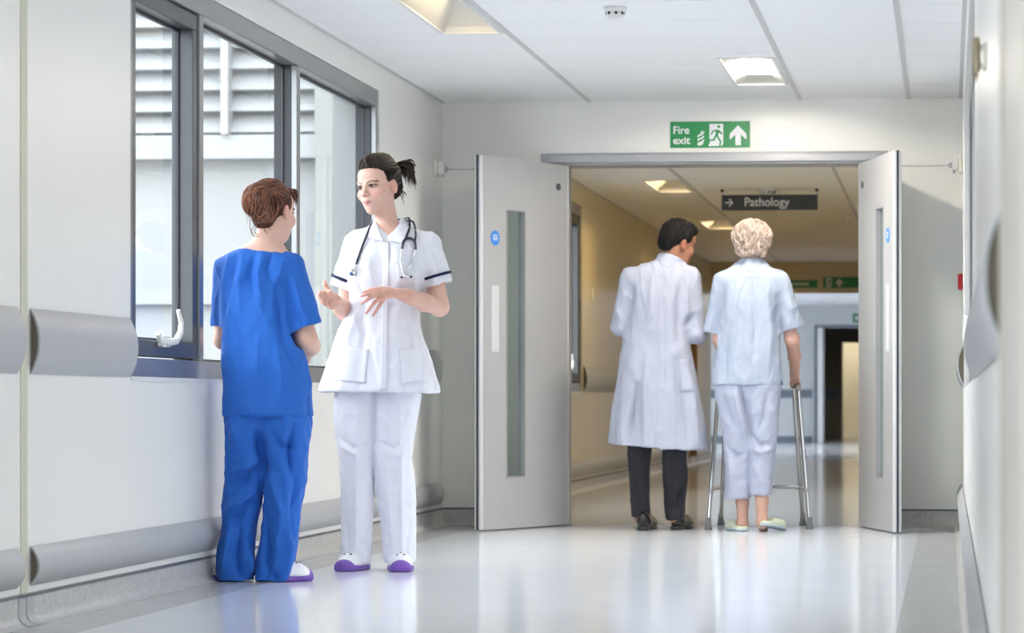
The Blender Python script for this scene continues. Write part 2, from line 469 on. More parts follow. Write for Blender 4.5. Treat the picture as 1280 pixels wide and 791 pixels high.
rail(XL, 1, yl(490), yl(546), UZ0, UZ1, 0.032, 'short wide grey bumper rail behind the nurse in white')
rail(XL, 1, 4.0, yl(20), LZ0, LZ1, 0.030, 'narrow low grey bumper rail on left wall, near side of joint strip')
rail(XL, 1, yl(37), yl(549), LZ0, LZ1, 0.030, 'long narrow low grey bumper rail running under the window to the corner')
rail(XR, -1, 3.95, 8.5, UZ0 - 0.02, UZ1 - 0.02, 0.032, 'wide grey bumper rail on right wall with open hollow end')
rail(XR, -1, 14.5, 15.9, UZ0, UZ1, 0.032, 'short wide grey bumper rail on right wall beside far corner')
rail(XR, -1, 1.5, 11.52, LZ0, LZ1, 0.030, 'low narrow grey bumper rail on right wall, nearer of two')
rail(XR, -1, 11.55, 15.9, LZ0, LZ1, 0.030, 'low narrow grey bumper rail on right wall ending at far corner')
rail(XL, 1, yl(729), 31.2, UZ0, UZ1, 0.032, 'wide grey bumper rail on wall of corridor beyond the doors')
rail(XL, 1, YF + 0.3, 31.2, LZ0, LZ1, 0.030, 'low narrow grey bumper rail in corridor beyond the doors')

# ------------------------------------------------------------------ ceilings, tiles, luminaires
X1, X2, X3 = at_Y(737, 124, YF).x, at_Y(1000, 121, YF).x, at_Y(1135.5, 118, YF).x
ceil = struct(bx(XL - T, XR + T, YB, YE, ZC + 0.2, ZC + 0.3).build('ceiling', M_slab))
bx(XL, XR, YB, 8.0, ZC, ZC + 0.03).build('ceiling_panel', M_tile, ceil)

LAMPS = []
def lamp_rect(x0, y0, ln=1.2, w=0.3): LAMPS.append((x0, x0 + w, y0, y0 + ln)); return LAMPS[-1]
L1 = lamp_rect(X1 - 0.325, at_Z(620, 41, ZC).y - 1.2)
L2 = lamp_rect(X2 - 0.325, at_Z(980, 104, ZC).y - 1.15)
L3 = [lamp_rect(X1 - 0.325, yy) for yy in (21.7, 26.6, 31.5)]
L4 = [lamp_rect(X2 + 0.025, yy) for yy in (19.5, 24.4, 29.3)]
def subtract(r, h):
    x0, x1, y0, y1 = r; a0, a1, b0, b1 = h
    if a0 >= x1 or a1 <= x0 or b0 >= y1 or b1 <= y0: return [r]
    out = []
    if b0 > y0: out.append((x0, x1, y0, b0))
    if b1 < y1: out.append((x0, x1, b1, y1))
    yy0, yy1 = max(y0, b0), min(y1, b1)
    if a0 > x0: out.append((x0, a0, yy0, yy1))
    if a1 < x1: out.append((a1, x1, yy0, yy1))
    return out
def tiles(xa, xb, ya, yb, start, step):
    y = start
    while y > ya: y -= step
    while y < yb:
        rs = [(xa, xb, max(y, ya), min(y + step, yb))]
        for h in LAMPS: rs = sum([subtract(r, h) for r in rs], [])
        for (p, q, r_, t_) in rs:
            if q - p > 0.02 and t_ - r_ > 0.02:
                bx(p + 0.0015, q - 0.0015, r_ + 0.0035, t_ - 0.0035, ZC, ZC + 0.02).build('ceiling_tile', M_tile, ceil)
        y += step
for (ya, yb) in ((8.0, YF), (YF + 0.2, YE)):
    tiles(XL, X1, ya, yb, 13.26, 0.6)
    tiles(X1, X2, ya, yb, 13.26, 0.6)
    tiles(X2, X3, ya, yb, 13.43, 2.4)
    tiles(X3, XR, ya, yb, 13.46, 0.6)
    for xx in (X1, X2, X3):
        bx(xx - 0.013, xx + 0.013, ya, yb, ZC - 0.006, ZC + 0.0).build('ceiling_bar', M_bar, ceil)
    bx(XL, XL + 0.02, ya, yb, ZC - 0.004, ZC).build('ceiling_bar', M_bar, ceil)
    bx(XR - 0.02, XR, ya, yb, ZC - 0.004, ZC).build('ceiling_bar', M_bar, ceil)

def luminaire(r, label, strength, col, group='recessed ceiling lights', depth=0.075):
    x0, x1, y0, y1 = r
    root = thing('ceiling_light', ((x0 + x1) / 2, (y0 + y1) / 2, ZC), label, 'ceiling light', group)
    e = 0.018
    f = MB().box(x0, x1, y0, y0 + e, ZC - 0.006, ZC + 0.02).box(x0, x1, y1 - e, y1, ZC - 0.006, ZC + 0.02)
    f.box(x0, x0 + e, y0 + e, y1 - e, ZC - 0.006, ZC + 0.02).box(x1 - e, x1, y0 + e, y1 - e, ZC - 0.006, ZC + 0.02)
    child(f, 'frame', M_white, root)
    zt = ZC + depth
    for s in (0, 1):
        xa = x0 + e if s == 0 else x1 - e
        xb = x0 + 0.085 if s == 0 else x1 - 0.085
        child(MB().quad((xa, y0 + e, ZC), (xa, y1 - e, ZC), (xb, y1 - e, zt), (xb, y0 + e, zt)), 'side_reflector', M_refl, root)
    for s in (0, 1):
        ya = y0 + e if s == 0 else y1 - e
        n = 6; q = MB()
        for k in range(n):
            t0, t1 = k / n, (k + 1) / n
            c = lambda t: ya + (1 if s == 0 else -1) * 0.22 * (1 - math.sqrt(max(0, 1 - t * t)))
            q.quad((x0 + e + 0.067 * t0, c(t0), ZC + depth * t0), (x1 - e - 0.067 * t0, c(t0), ZC + depth * t0), (x1 - e - 0.067 * t1, c(t1), ZC + depth * t1), (x0 + e + 0.067 * t1, c(t1), ZC + depth * t1))
        child(q, 'end_reflector', M_refl, root, smooth=True)
    key = 'lamp_diffuser_%.1f' % strength + '_%.2f' % col[2]
    m = mat(key, (0.8, 0.78, 0.72), 0.4, var=0.02, emit=col, estr=strength)
    child(bx(x0 + 0.08, x1 - 0.08, y0 + e, y1 - e, zt, zt + 0.01), 'diffuser', m, root)
    return root
WARM = (1.0, 0.73, 0.36)
luminaire(L1, 'recessed ceiling light above the big window, curved grey reflector, dim', 9.0, (1.0, 0.8, 0.5), depth=0.17)
luminaire(L2, 'bright cream recessed ceiling light near the fire exit sign', 82.0, (1.0, 0.91, 0.78), depth=0.03)
for k, r in enumerate(L3):
    luminaire(r, ['glowing recessed ceiling light over doctor, first beyond the doorway', 'glowing recessed ceiling light between the dark hanging sign and doctor, second beyond doorway',
                  'small glowing recessed ceiling light above the patient, farthest along corridor'][k], 30.0, WARM)
for k, r in enumerate(L4):
    luminaire(r, ['recessed ceiling light by top of right door leaf, beyond the doorway', 'recessed ceiling light behind the dark hanging sign',
                  'recessed ceiling light near end of far corridor, right row'][k], 5.0, WARM)
# unseen lamps added to brighten the corridor, in line with the visible rows
for (xx, yy, es) in ((X2 - 0.325, 9.0, 8.0), (X1 - 0.325, 7.0, 1.5), (X2 - 0.325, 4.1, 3.0), (X1 - 0.325, 2.1, 5.0)):
    r = (xx, xx + 0.3, yy, yy + 1.2)
    root = thing('ceiling_light', ((r[0] + r[1]) / 2, yy + 0.6, ZC), 'surface ceiling light above the camera side of the corridor', 'ceiling light', 'recessed ceiling lights')
    child(bx(r[0], r[1], r[2], r[3], ZC - 0.05, ZC - 0.001), 'housing', M_white, root)
    child(bx(r[0] + 0.02, r[1] - 0.02, r[2] + 0.02, r[3] - 0.02, ZC - 0.056, ZC - 0.0505), 'diffuser', mat('lamp_diffuser_near_%d' % es, (0.8, 0.8, 0.8), 0.4, var=0.02, emit=(1, 0.96, 0.90), estr=es), root)

# smoke detectors
def detector(u, v, label, k=1.0):
    p = at_Z(u, v, ZC)
    r = thing('smoke_detector', p, label, 'smoke detector')
    MB().lathe([(0.052 * k, 0), (0.052 * k, -0.012), (0.045 * k, -0.02)], (0, 0, -0.0015), seg=24).build('base', M_white, r, smooth=True)
    MB().lathe([(0.040 * k, -0.022), (0.043 * k, -0.034), (0.036 * k, -0.048), (0.016 * k, -0.054)], (0, 0, 0), seg=24).build('sensor_head', M_white, r, smooth=True)
    for q in range(8):
        a = 2 * math.pi * q / 8 + 0.2
        MB().box(-0.006, 0.006, -0.002, 0.002, -0.036, -0.024).build('vent_slot', M_dark, r, tf=Matrix.Rotation(a, 4, 'Z') @ Matrix.Translation((0, -0.0415 * k, 0)))
detector(769, 9, 'round white smoke detector on ceiling of the near corridor')
detector(960, 236, 'white smoke detector above the dark hanging sign', 1.6)
for (u, v) in ((1005, 272), (1060, 272)):
    p = at_Z(u, v, ZC)
    r = thing('sprinkler_head', p, 'small white sprinkler head on the dim corridor ceiling', 'sprinkler', 'sprinkler heads')
    MB().lathe([(0.035, 0), (0.03, -0.006), (0.012, -0.008), (0.01, -0.03), (0.02, -0.033), (0.02, -0.036)], (0, 0, -0.0015), seg=16).build('sprinkler_body', M_white, r, smooth=True)

# ------------------------------------------------------------------ double doors
def door(name, hx, fu_x, fu_y, leaf_h, handing):
    """hinge at (hx, YF); free edge at (fu_x, fu_y). local: x along leaf from hinge, y thickness (towards viewer = -)"""
    dv = Vector((fu_x - hx, fu_y - (YF - 0.03), 0)); w = dv.length
    ang = math.atan2(dv.y, dv.x)
    r = struct(empty(name, (hx, YF - 0.03, 0))); r.rotation_euler = (0, 0, ang)
    t = 0.044; s = handing                      # s=+1: viewer side is local +y
    gx0, gx1, gz0, gz1 = w * 0.505, w * 0.72, 0.295, 1.825
    mb = MB()
    z0 = 0.008
    ee = 0.028
    mb.box(0.012, gx0, -t / 2, t / 2, z0, leaf_h).box(gx1, w - ee, -t / 2, t / 2, z0, leaf_h)
    mb.box(gx0, gx1, -t / 2, t / 2, z0, gz0).box(gx0, gx1, -t / 2, t / 2, gz1, leaf_h)
    mb.build('leaf', M_door, r)
    bx(w - ee, w, -t / 2 - 0.001, t / 2 + 0.001, z0, leaf_h).build('edge_lipping', M_dedge, r, bevel=0.006)
    bx(0.0, 0.012, -t / 2, t / 2, z0, leaf_h).build('hinge_lipping', M_dedge, r)
    bx(w - 0.002, w + 0.006, -0.006, 0.006, z0, leaf_h).build('seal', M_gask, r)
    b = MB(); q = 0.008
    b.box(gx0, gx0 + q, -t / 2 - .002, t / 2 + .002, gz0, gz1).box(gx1 - q, gx1, -t / 2 - .002, t / 2 + .002, gz0, gz1)
    b.box(gx0 + q, gx1 - q, -t / 2 - .002, t / 2 + .002, gz0, gz0 + q).box(gx0 + q, gx1 - q, -t / 2 - .002, t / 2 + .002, gz1 - q, gz1)
    b.build('glazing_bead', M_frame, r)
    MB().quad((gx0 + q, 0, gz0 + q), (gx1 - q, 0, gz0 + q), (gx1 - q, 0, gz1 - q), (gx0 + q, 0, gz1 - q)).build('vision_pane', M_glassd, r)
    yf = s * t / 2
    px = w * 0.845
    bx(px - 0.035, px + 0.035, *sorted((yf, yf + s * 0.004)), 1.01, 1.385).build('push_plate', M_steel if False else M_dedge, r, bevel=0.002)
    d = MB().lathe([(0.042, 0), (0.042, s * 0.003)], (w * 0.845, yf, 1.655), 'y', 24).build('fire_door_disc', M_blue, r)
    for zz in (1.670, 1.657, 1.645):
        bx(w * 0.845 - 0.022, w * 0.845 + 0.022, *sorted((yf + s * 0.003, yf + s * 0.0036)), zz - 0.003, zz + 0.003).build('disc_print', M_signw, d)
    MB().lathe([(0.021, 0), (0.019, s * 0.006), (0.012, s * 0.008)], (w * 0.125, yf, 1.985), 'y', 20).build('lock_cover', M_sash, r, smooth=True)
    for zz in (0.2, 1.05, 1.9):
        MB().tube([(0.0, -s * 0.0, zz - 0.05), (0.0, 0.0, zz + 0.05)], 0.008, 10).build('hinge', M_steel, r, smooth=True)
    return r
LH = DZ - 0.006
pf = at_Y(597, 664, YF); 
def free_edge(u, hx, w, sgn):
    best = None
    for k in range(1, 900):
        y = YF - 0.03 - w * k / 900.0
        x = at_Y(u, 504, y).x
        d = math.hypot(x - hx, y - YF + 0.03)
        if best is None or abs(d - w) < best[0]: best = (abs(d - w), x, y)
    return best[1], best[2]
DW = (DX1 - DX0) / 2
fx, fy = free_edge(597, DX0, DW, -1)
door('door_1', DX0, fx, fy, LH, 1)
fx2, fy2 = free_edge(1122, DX1, DW, 1)
door('door_2', DX1, fx2, fy2, LH, -1)

# door hold-open units with bead chain
def holder(u, v, side, u2, label):
    x = XL if side > 0 else XR
    y = YF - 0.25
    z = 2.09
    r = thing('door_holder', (x, y, z), label, 'door holder', 'door hold-open units')
    s = side
    MB().box(*sorted((0.0, s * 0.022)), -0.05, 0.05, -0.05, 0.05).build('backplate', M_cream, r, bevel=0.006)
    MB().box(*sorted((s * 0.022, s * 0.06)), -0.038, 0.038, -0.036, 0.04).build('magnet_housing', M_white, r, bevel=0.008)
    MB().lathe([(0.016, s * 0.06), (0.016, s * 0.075), (0.009, s * 0.08)], (0, 0, -0.005), 'x', 16).build('magnet', M_steel, r, smooth=True)
    MB().tube([(s * 0.05, 0.0, -0.05), (s * 0.05, 0.0, -0.036)], 0.006, 8).build('release_button', M_frame, r)
    p0 = Vector((s * 0.078, 0, -0.005)); p1 = at_Y(u2, 211, YF - 0.2) - Vector((x, y, z)); p1.y = 0.02; p1.z = p0.z + 0.004
    c = MB(); n = int((p1 - p0).length / 0.013)
    for k in range(n):
        q = p0.lerp(p1, (k + 0.5) / n); q.z -= 0.004 * math.sin(math.pi * k / n)
        c.lathe([(0.001, -0.0055), (0.0042, -0.003), (0.0042, 0.003), (0.001, 0.0055)], q, 'x', 6)
    o = c.build('bead_chain', M_frame, r, smooth=True)
holder(531, 212, 1, 606, 'white door hold-open unit with bead chain on left wall')
holder(1197, 205, -1, 1118, 'white door hold-open unit with bead chain on right wall')

# red call point
r = thing('fire_call_point', (XR, 15.55, at_Y(1201, 352, 15.55).z), 'small red fire call point on right wall by the far corner', 'call point')
bx(-0.018, 0, -0.045, 0.045, -0.045, 0.045).build('back_box', M_red, r, bevel=0.004)
bx(-0.028, -0.018, -0.043, 0.043, -0.043, 0.043).build('front_cover', M_red, r, bevel=0.004)
bx(-0.0285, -0.028, -0.022, 0.022, -0.02, 0.02).build('press_panel', M_white, r)

# bracket with pencil-shaped bolt on right wall near camera
pb = at_X(1233, 70, XR)
r = thing('wall_bracket', pb, 'small brass bolt in a pale bracket high on right wall', 'bracket')
bx(-0.008, 0, -0.02, 0.05, -0.028, 0.028).build('bracket_plate', M_cream, r, bevel=0.002)
bx(-0.022, -0.006, -0.015, 0.0, 0.012, 0.022).build('bracket_lug', M_cream, r, bevel=0.002)
bx(-0.022, -0.006, -0.015, 0.0, -0.026, -0.016).build('bracket_lug', M_cream, r, bevel=0.002)
MB().lathe([(0.001, -0.062), (0.003, -0.05), (0.0075, -0.033), (0.0085, -0.02), (0.0085, 0.034), (0.0065, 0.038)], (-0.022, -0.02, 0), 'z', 14).build('bolt', M_brass, r, smooth=True)

# ------------------------------------------------------------------ text and signs
def text_obj(txt, name, m, parent, loc, size, rot=(math.pi / 2, 0, 0), ext=0.0015, bold=0.0, sx=1.0):
    cu = bpy.data.curves.new(name, 'FONT'); cu.body = txt; cu.size = size; cu.extrude = ext; cu.offset = bold
    o = bpy.data.objects.new(name, cu); C.objects.link(o)
    dg = bpy.context.evaluated_depsgraph_get()
    me = bpy.data.meshes.new_from_object(o.evaluated_get(dg)); me.name = name
    bpy.data.objects.remove(o)
    o = bpy.data.objects.new(name, me); C.objects.link(o)
    me.materials.clear(); me.materials.append(m)
    o.parent = parent; o.location = loc; o.rotation_euler = rot; o.scale = (sx, 1, 1)
    return o
def shape(pts, name, m, parent, y0=-0.0005, th=0.0012):
    return MB().prism(pts, 'y', y0 - th, y0).build(name, m, parent)

def exit_sign(root, w, h, full=True):
    """local: x 0..w, z 0..h, front face y=0 looking to -y"""
    bx(0, w, 0, 0.006, 0, h).build('panel', M_green, root)
    k = h / 32.0                                # photo pixels -> m (sign is 99 x 32 px)
    def P(pts): return [(x * k, (32 - y) * k) for (x, y) in pts]
    if full:
        text_obj('Fire', 'lettering', M_signw, root, (3.2 * k, -0.001, (32 - 14.6) * k), 13.0 * k, bold=0.25 * k, sx=1.0)
        text_obj('exit', 'lettering', M_signw, root, (3.2 * k, -0.001, (32 - 27.2) * k), 13.0 * k, bold=0.25 * k, sx=1.06)
        for dy in (0, 4.6, 9.2):
            shape(P([(33.2, 17.6 + dy), (36.0, 15.4 + dy), (38.0, 15.2 + dy), (41.8, 12.0 + dy), (41.6, 14.2 + dy), (38.8, 17.0 + dy), (36.4, 17.4 + dy), (34.0, 19.6 + dy)]), 'flame', M_signw, root)
        shape(P([(33.6, 29.2), (33.4, 27.4), (36.5, 26.6), (41.0, 24.2), (40.6, 27.4), (37.2, 29.4)]), 'flame', M_signw, root)
        shape(P([(37.6, 12.6), (40.6, 10.8), (40.2, 12.6), (37.0, 15.0)]), 'flame', M_signw, root)
    x0 = 48.2 if full else 8
    shape(P([(x0, 3), (x0 + 17, 3), (x0 + 17, 27.5), (x0 + 14.5, 30.2), (x0 - 1.5, 30.2), (x0 + 1.5, 24.0), (x0, 24.0)]), 'doorway_shape', M_signw, root)
    q = x0 - 48.2
    def G(pts, n='running_figure'): shape(P([(x + q, y) for (x, y) in pts]), n, M_green, root, y0=-0.0017, th=0.001)
    G([(59.6 + 1.9 * math.cos(a), 6.4 + 1.9 * math.sin(a)) for a in [2 * math.pi * i / 14 for i in range(14)]])
    G([(55.0, 10.2), (58.6, 10.0), (60.4, 11.4), (58.6, 17.8), (55.2, 17.6), (56.2, 13.0)])
    G([(55.4, 10.2), (56.6, 11.6), (53.0, 13.0), (51.2, 16.4), (49.8, 15.8), (51.6, 11.6)])
    G([(59.0, 10.4), (60.6, 11.0), (64.6, 14.8), (64.2, 16.2), (62.4, 15.6), (59.6, 13.0)])
    G([(55.2, 17.0), (57.2, 18.2), (54.2, 23.8), (46.6, 23.6), (46.6, 22.0), (52.8, 21.8)])
    G([(56.4, 17.2), (58.6, 17.0), (62.8, 24.4), (62.0, 30.2), (60.0, 30.2), (60.8, 25.2)])
    x1 = 73 if full else 36
    shape(P([(x1 + 10.3, 4.8), (x1 + 20.6, 15.4), (x1 + 20.6, 22.6), (x1 + 13.8, 16.2), (x1 + 13.8, 29.4), (x1 + 7.0, 29.4), (x1 + 7.0, 16.2), (x1 + 0.2, 22.6), (x1 + 0.2, 15.4)]), 'arrow', M_signw, root)
a, b = at_Y(838, 185, YF), at_Y(937.5, 151.5, YF)
r = thing('fire_exit_sign', (a.x, YF - 0.0065, a.z), 'green fire exit sign with lettering, running figure and up arrow above the doorway', 'sign')
exit_sign(r, b.x - a.x, b.z - a.z)

# hanging sign
yp = 22.6
a, b = at_Y(902, 263, yp), at_Y(1022, 243, yp)
r = thing('hanging_sign', (a.x, yp, a.z), 'dark grey hanging sign with white arrow and Pathology lettering', 'sign')
w, h = b.x - a.x, b.z - a.z
bx(0, w, 0, 0.03, 0, h).build('panel', M_signd, r)
text_obj('Pathology', 'lettering', M_signw, r, (w * 0.235, -0.001, h * 0.27), h * 0.80, bold=0.0006, sx=0.93)
k = h / 20.0
MB().tube([(4.5 * k, -0.001, h / 2), (13.5 * k, -0.001, h / 2)], 1.05 * k, 6).build('arrow', M_signw, r)
MB().tube([(9.8 * k, -0.001, h / 2 + 4.6 * k), (14.3 * k, -0.001, h / 2), (9.8 * k, -0.001, h / 2 - 4.6 * k)], 1.05 * k, 6).build('arrow', M_signw, r)
for xx in (0.004, w - 0.008):
    MB().tube([(xx, 0.015, h - 0.002), (xx, 0.015, ZC - a.z - 0.002)], 0.0035, 8).build('hanger_rod', M_steel, r)
    MB().lathe([(0.014, 0), (0.014, -0.02)], (xx, 0.015, ZC - a.z - 0.007), 'z', 12).build('hanger_cap', M_dark, r)

# ------------------------------------------------------------------ second corridor
W3A, W3B = YF + 1.0, yl(727)
D3 = (31.4, 32.4)
wall_with_holes('wall_corridor_left', M_wallc, XL - T, XL, YF + 0.2, YE, [(W3A, W3B, 0.81, 2.33), (D3[0], D3[1], -0.04, 2.06)])
window('window_3', XL, -1, W3A, W3B, 0.81, 2.33, [18.6, 20.2], leaf=2, handle_at=(21.35, 0.99))
struct(bx(XR, XR + T, YF + 0.2, YE, -0.05, ZC + 0.3).build('wall_corridor_right', M_wallc))
d3 = struct(empty('door_3', (XL, D3[0], 0)))
child(bx(XL - 0.12, XL - 0.07, D3[0] + 0.05, D3[1] - 0.05, 0.005, 2.0), 'leaf', M_wood, d3)
child(MB().box(XL - 0.2, XL + 0.015, D3[0], D3[0] + 0.05, 0, 2.06).box(XL - 0.2, XL + 0.015, D3[1] - 0.05, D3[1], 0, 2.06).box(XL - 0.2, XL + 0.015, D3[0] + 0.05, D3[1] - 0.05, 2.0, 2.06), 'frame', M_wood, d3)
child(MB().tube([(XL - 0.07, D3[1] - 0.15, 1.0), (XL - 0.03, D3[1] - 0.15, 1.0), (XL - 0.03, D3[1] - 0.27, 1.0)], 0.009, 8), 'handle', M_steel, d3, smooth=True)
p = at_X(740, 368, XL)
r = thing('light_switch', p, 'cream switch plate on the yellowish corridor wall beyond the doors', 'switch')
bx(0, 0.01, -0.045, 0.045, -0.06, 0.06).build('plate', M_cream, r, bevel=0.003)
bx(0.01, 0.015, -0.015, 0.015, -0.025, 0.025).build('rocker', M_cream, r, bevel=0.002)

# bulkhead at the end of the corridor, with two green signs
ZB = at_Y(1050, 366, YE).z
struct(bx(XL - 4, XR + 4, YE, YE + 0.2, ZB, ZC + 0.6).build('wall_bulkhead', M_wallc))
struct(MB().box(XL - 4.5, XL - T, YE, YE + 0.2, -0.05, ZB).box(XR + T, XR + 4, YE, YE + 0.2, -0.05, ZB).build('wall_hall_front', M_wallh))
a, b = at_Y(1029, 360, YE), at_Y(1074, 346, YE)
r = thing('exit_sign_far', (a.x, YE - 0.0065, a.z), 'green exit sign with running figure and arrow on distant bulkhead', 'sign'); r.name = 'exit_sign'
exit_sign(r, b.x - a.x, b.z - a.z, False)
a, b = at_Y(982, 360, YE), at_Y(1022, 350, YE)
r = thing('exit_sign', (a.x, YE - 0.0065, a.z), 'narrow green sign with pale lettering on distant bulkhead beside patient', 'sign')
bx(0, b.x - a.x, 0, 0.006, 0, b.z - a.z).build('panel', M_green, r)
for k in range(5):
    bx(0.08 + k * 0.045, 0.11 + k * 0.045, -0.001, 0, 0.035, 0.065).build('letter_mark', M_signw, r)

# hall at the end
HX0, HX1 = -7.3, 3.5
DXH0, DXH1 = at_Y(1029, 504, YH).x, at_Y(1110, 504, YH).x
ZD = at_Y(1040, 410, YH).z
struct(MB().box(HX0, DXH0, YH, YH + 0.2, -0.05, ZC + 0.5).box(DXH1, HX1, YH, YH + 0.2, -0.05, ZC + 0.5).box(DXH0, DXH1, YH, YH + 0.2, ZD, ZC + 0.5).build('wall_hall_end', M_wallh))
struct(bx(HX0 - 0.2, HX0, YE, YH + 0.2, -0.05, ZC + 0.5).build('wall_hall_left', M_wallh))
struct(bx(HX1, HX1 + 0.2, YE, YH + 0.2, -0.05, ZC + 0.5).build('wall_hall_right', M_wallh))
ch = struct(bx(HX0 - 0.2, HX1 + 0.2, YE + 0.2, YH + 0.2, ZC, ZC + 0.2).build('ceiling_hall', M_tile))
for k, yy in enumerate((40.0, 43.5, 47.0)):
    for xx in (-4.5, -0.8):
        r = thing('hall_light', (xx, yy, ZC), 'cool white ceiling panel light in the bright hall at the far end', 'ceiling light', 'hall panel lights')
        bx(-0.62, 0.62, -0.62, 0.62, -0.03, -0.001).build('housing', M_white, r)
        bx(-0.6, 0.6, -0.6, 0.6, -0.035, -0.0305).build('diffuser', mat('hall_lamp', (0.8, 0.8, 0.8), 0.4, var=0.02, emit=(0.95, 0.985, 1), estr=4.0), r)
r = struct(empty('door_4', (DXH0, YH, 0)))
child(MB().box(DXH0 - 0.16, DXH0 - 0.06, YH - 0.03, YH, 0, ZD + 0.06).box(DXH0 - 0.06, DXH1 + 0.1, YH - 0.03, YH, ZD, ZD + 0.06), 'frame', M_hallrail, r)
child(MB().box(DXH0 - 0.06, DXH0 + 0.03, YH - 0.9, YH - 0.05, 0.01, ZD - 0.02), 'leaf', M_dedge, r)
struct(bx(HX0, DXH0 - 0.2, YH - 0.02, YH, 0, 0.12).build('baseboard_hall', M_hallrail))
rr = bx(HX0, DXH0 - 0.2, YH - 0.03, YH, 0.82, 0.97).build('hall_rail', M_hallrail)
tag(rr, 'flat blue-grey dado rail on white wall of the bright far hall', 'wall rail')
# room behind it with a further lit doorway
YQ = YH + 6.0
qx0, qx1 = at_Y(1053, 504, YQ).x, at_Y(1078, 504, YQ).x
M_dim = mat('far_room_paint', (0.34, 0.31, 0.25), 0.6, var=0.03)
struct(MB().box(DXH0 - 1, qx0, YQ, YQ + 0.2, -0.05, 2.6).box(qx1, DXH1 + 1, YQ, YQ + 0.2, -0.05, 2.6).box(qx0, qx1, YQ, YQ + 0.2, at_Y(1060, 428, YQ).z, 2.6).build('wall_far_room', M_dim))
struct(bx(DXH0 - 1.2, DXH0 - 1, YH + 0.2, YQ + 2.2, -0.05, 2.6).build('wall_far_room_left', M_dim))
struct(bx(DXH1 + 1, DXH1 + 1.2, YH + 0.2, YQ + 2.2, -0.05, 2.6).build('wall_far_room_right', M_dim))
struct(bx(DXH0 - 1.2, DXH1 + 1.2, YH + 0.2, YQ + 2.2, 2.6, 2.7).build('ceiling_far_room', M_dim))
struct(bx(DXH0 - 1.2, DXH1 + 1.2, YQ + 2.0, YQ + 2.2, -0.05, 2.6).build('wall_far_room_end', M_cream))
tag(bx(DXH0 - 1, qx0 - 0.06, YQ - 0.03, YQ, 0.82, 1.0).build('far_rail', M_hallrail), 'dark dado rail in the dim room beyond the hall doorway', 'wall rail')
r = thing('far_room_lamp', ((qx0 + qx1) / 2, YQ + 1.0, 2.6), 'ceiling light inside the small lit room at the very end', 'ceiling light')
bx(-0.4, 0.4, -0.3, 0.3, -0.03, -0.001).build('housing', M_white, r)
bx(-0.38, 0.38, -0.28, 0.28, -0.035, -0.0305).build('diffuser', mat('far_lamp', (0.8, 0.8, 0.7), 0.4, var=0.02, emit=(1, 0.88, 0.65), estr=12.0), r)
a = at_Y(1066, 403, YH); 
r = thing('hall_exit_sign', (a.x, YH - 0.0065, a.z), 'tiny green sign on white wall over the far hall doorway', 'sign')
bx(0, 0.25, 0, 0.006, 0, 0.16).build('panel', M_green, r)
bx(0.04, 0.1, -0.001, 0, 0.04, 0.12).build('pictogram', M_signw, r)

# ------------------------------------------------------------------ outside
FY = 25.0
bl = thing('neighbouring_wing', (-9, FY, -3), 'pale grey building wing with horizontal louvre slats seen through the window', 'building')
child(MB().box(-26, XL - 0.6, FY + 0.15, FY + 3, -3, 7.5), 'wall', M_bldg, bl)
zs0 = at_Y(300, 165, FY).z
child(bx(-26, at_Y(402, 504, FY).x, FY - 0.05, FY + 0.15, zs0 - 0.25, zs0 - 0.03), 'ledge', M_slat, bl)
x1 = at_Y(402, 504, FY).x
dz = 27.0 * FY / FPX
sl = None
for k in range(16):
    z = zs0 + k * dz
    mb = MB().prism([(FY - 0.03, z), (FY - 0.02, z - 0.01), (FY + 0.10, z + dz * 0.80), (FY + 0.09, z + dz * 0.82)], 'x', -26, x1)
    child(mb, 'louvre_slat', M_slat, bl)
for u in (285, 120, 402):
    x = at_Y(u, 504, FY).x
    child(bx(x - 0.035, x + 0.035, FY - 0.14, FY + 0.1, zs0 - 0.03, 7.0), 'louvre_post', M_slat, bl)
child(bx(x1, XL - 0.6, FY - 0.25, FY + 0.15, -3, 7.5), 'end_wall', mat('facade_render', (0.20, 0.21, 0.205), 0.7, var=0.04), bl)
child(bx(-26, x1, FY + 0.05, FY + 0.15, zs0 - 1.6, zs0 - 1.45), 'string_course', M_slat, bl)
struct(bx(-40, XL - T, YB - 20, FY + 3, -3.2, -3).build('terrace', M_ground))
rb = thing('courtyard_building', (7, 8, -3), 'grey building across the courtyard outside the right wall windows', 'building')  # out of view; added to block sky light from the right windows
child(bx(7.0, 12, -12, 24, -3, 5.5), 'wall', M_bldg, rb)
for k in range(9):
    for zz in (0.6, 3.4):
        child(bx(6.96, 7.0, -10 + k * 3.6, -8.2 + k * 3.6, zz, zz + 1.5), 'window_panel', M_gask, rb)
struct(bx(XR + T, 40, YB - 20, FY + 3, -3.2, -3).build('terrace_right', M_ground))

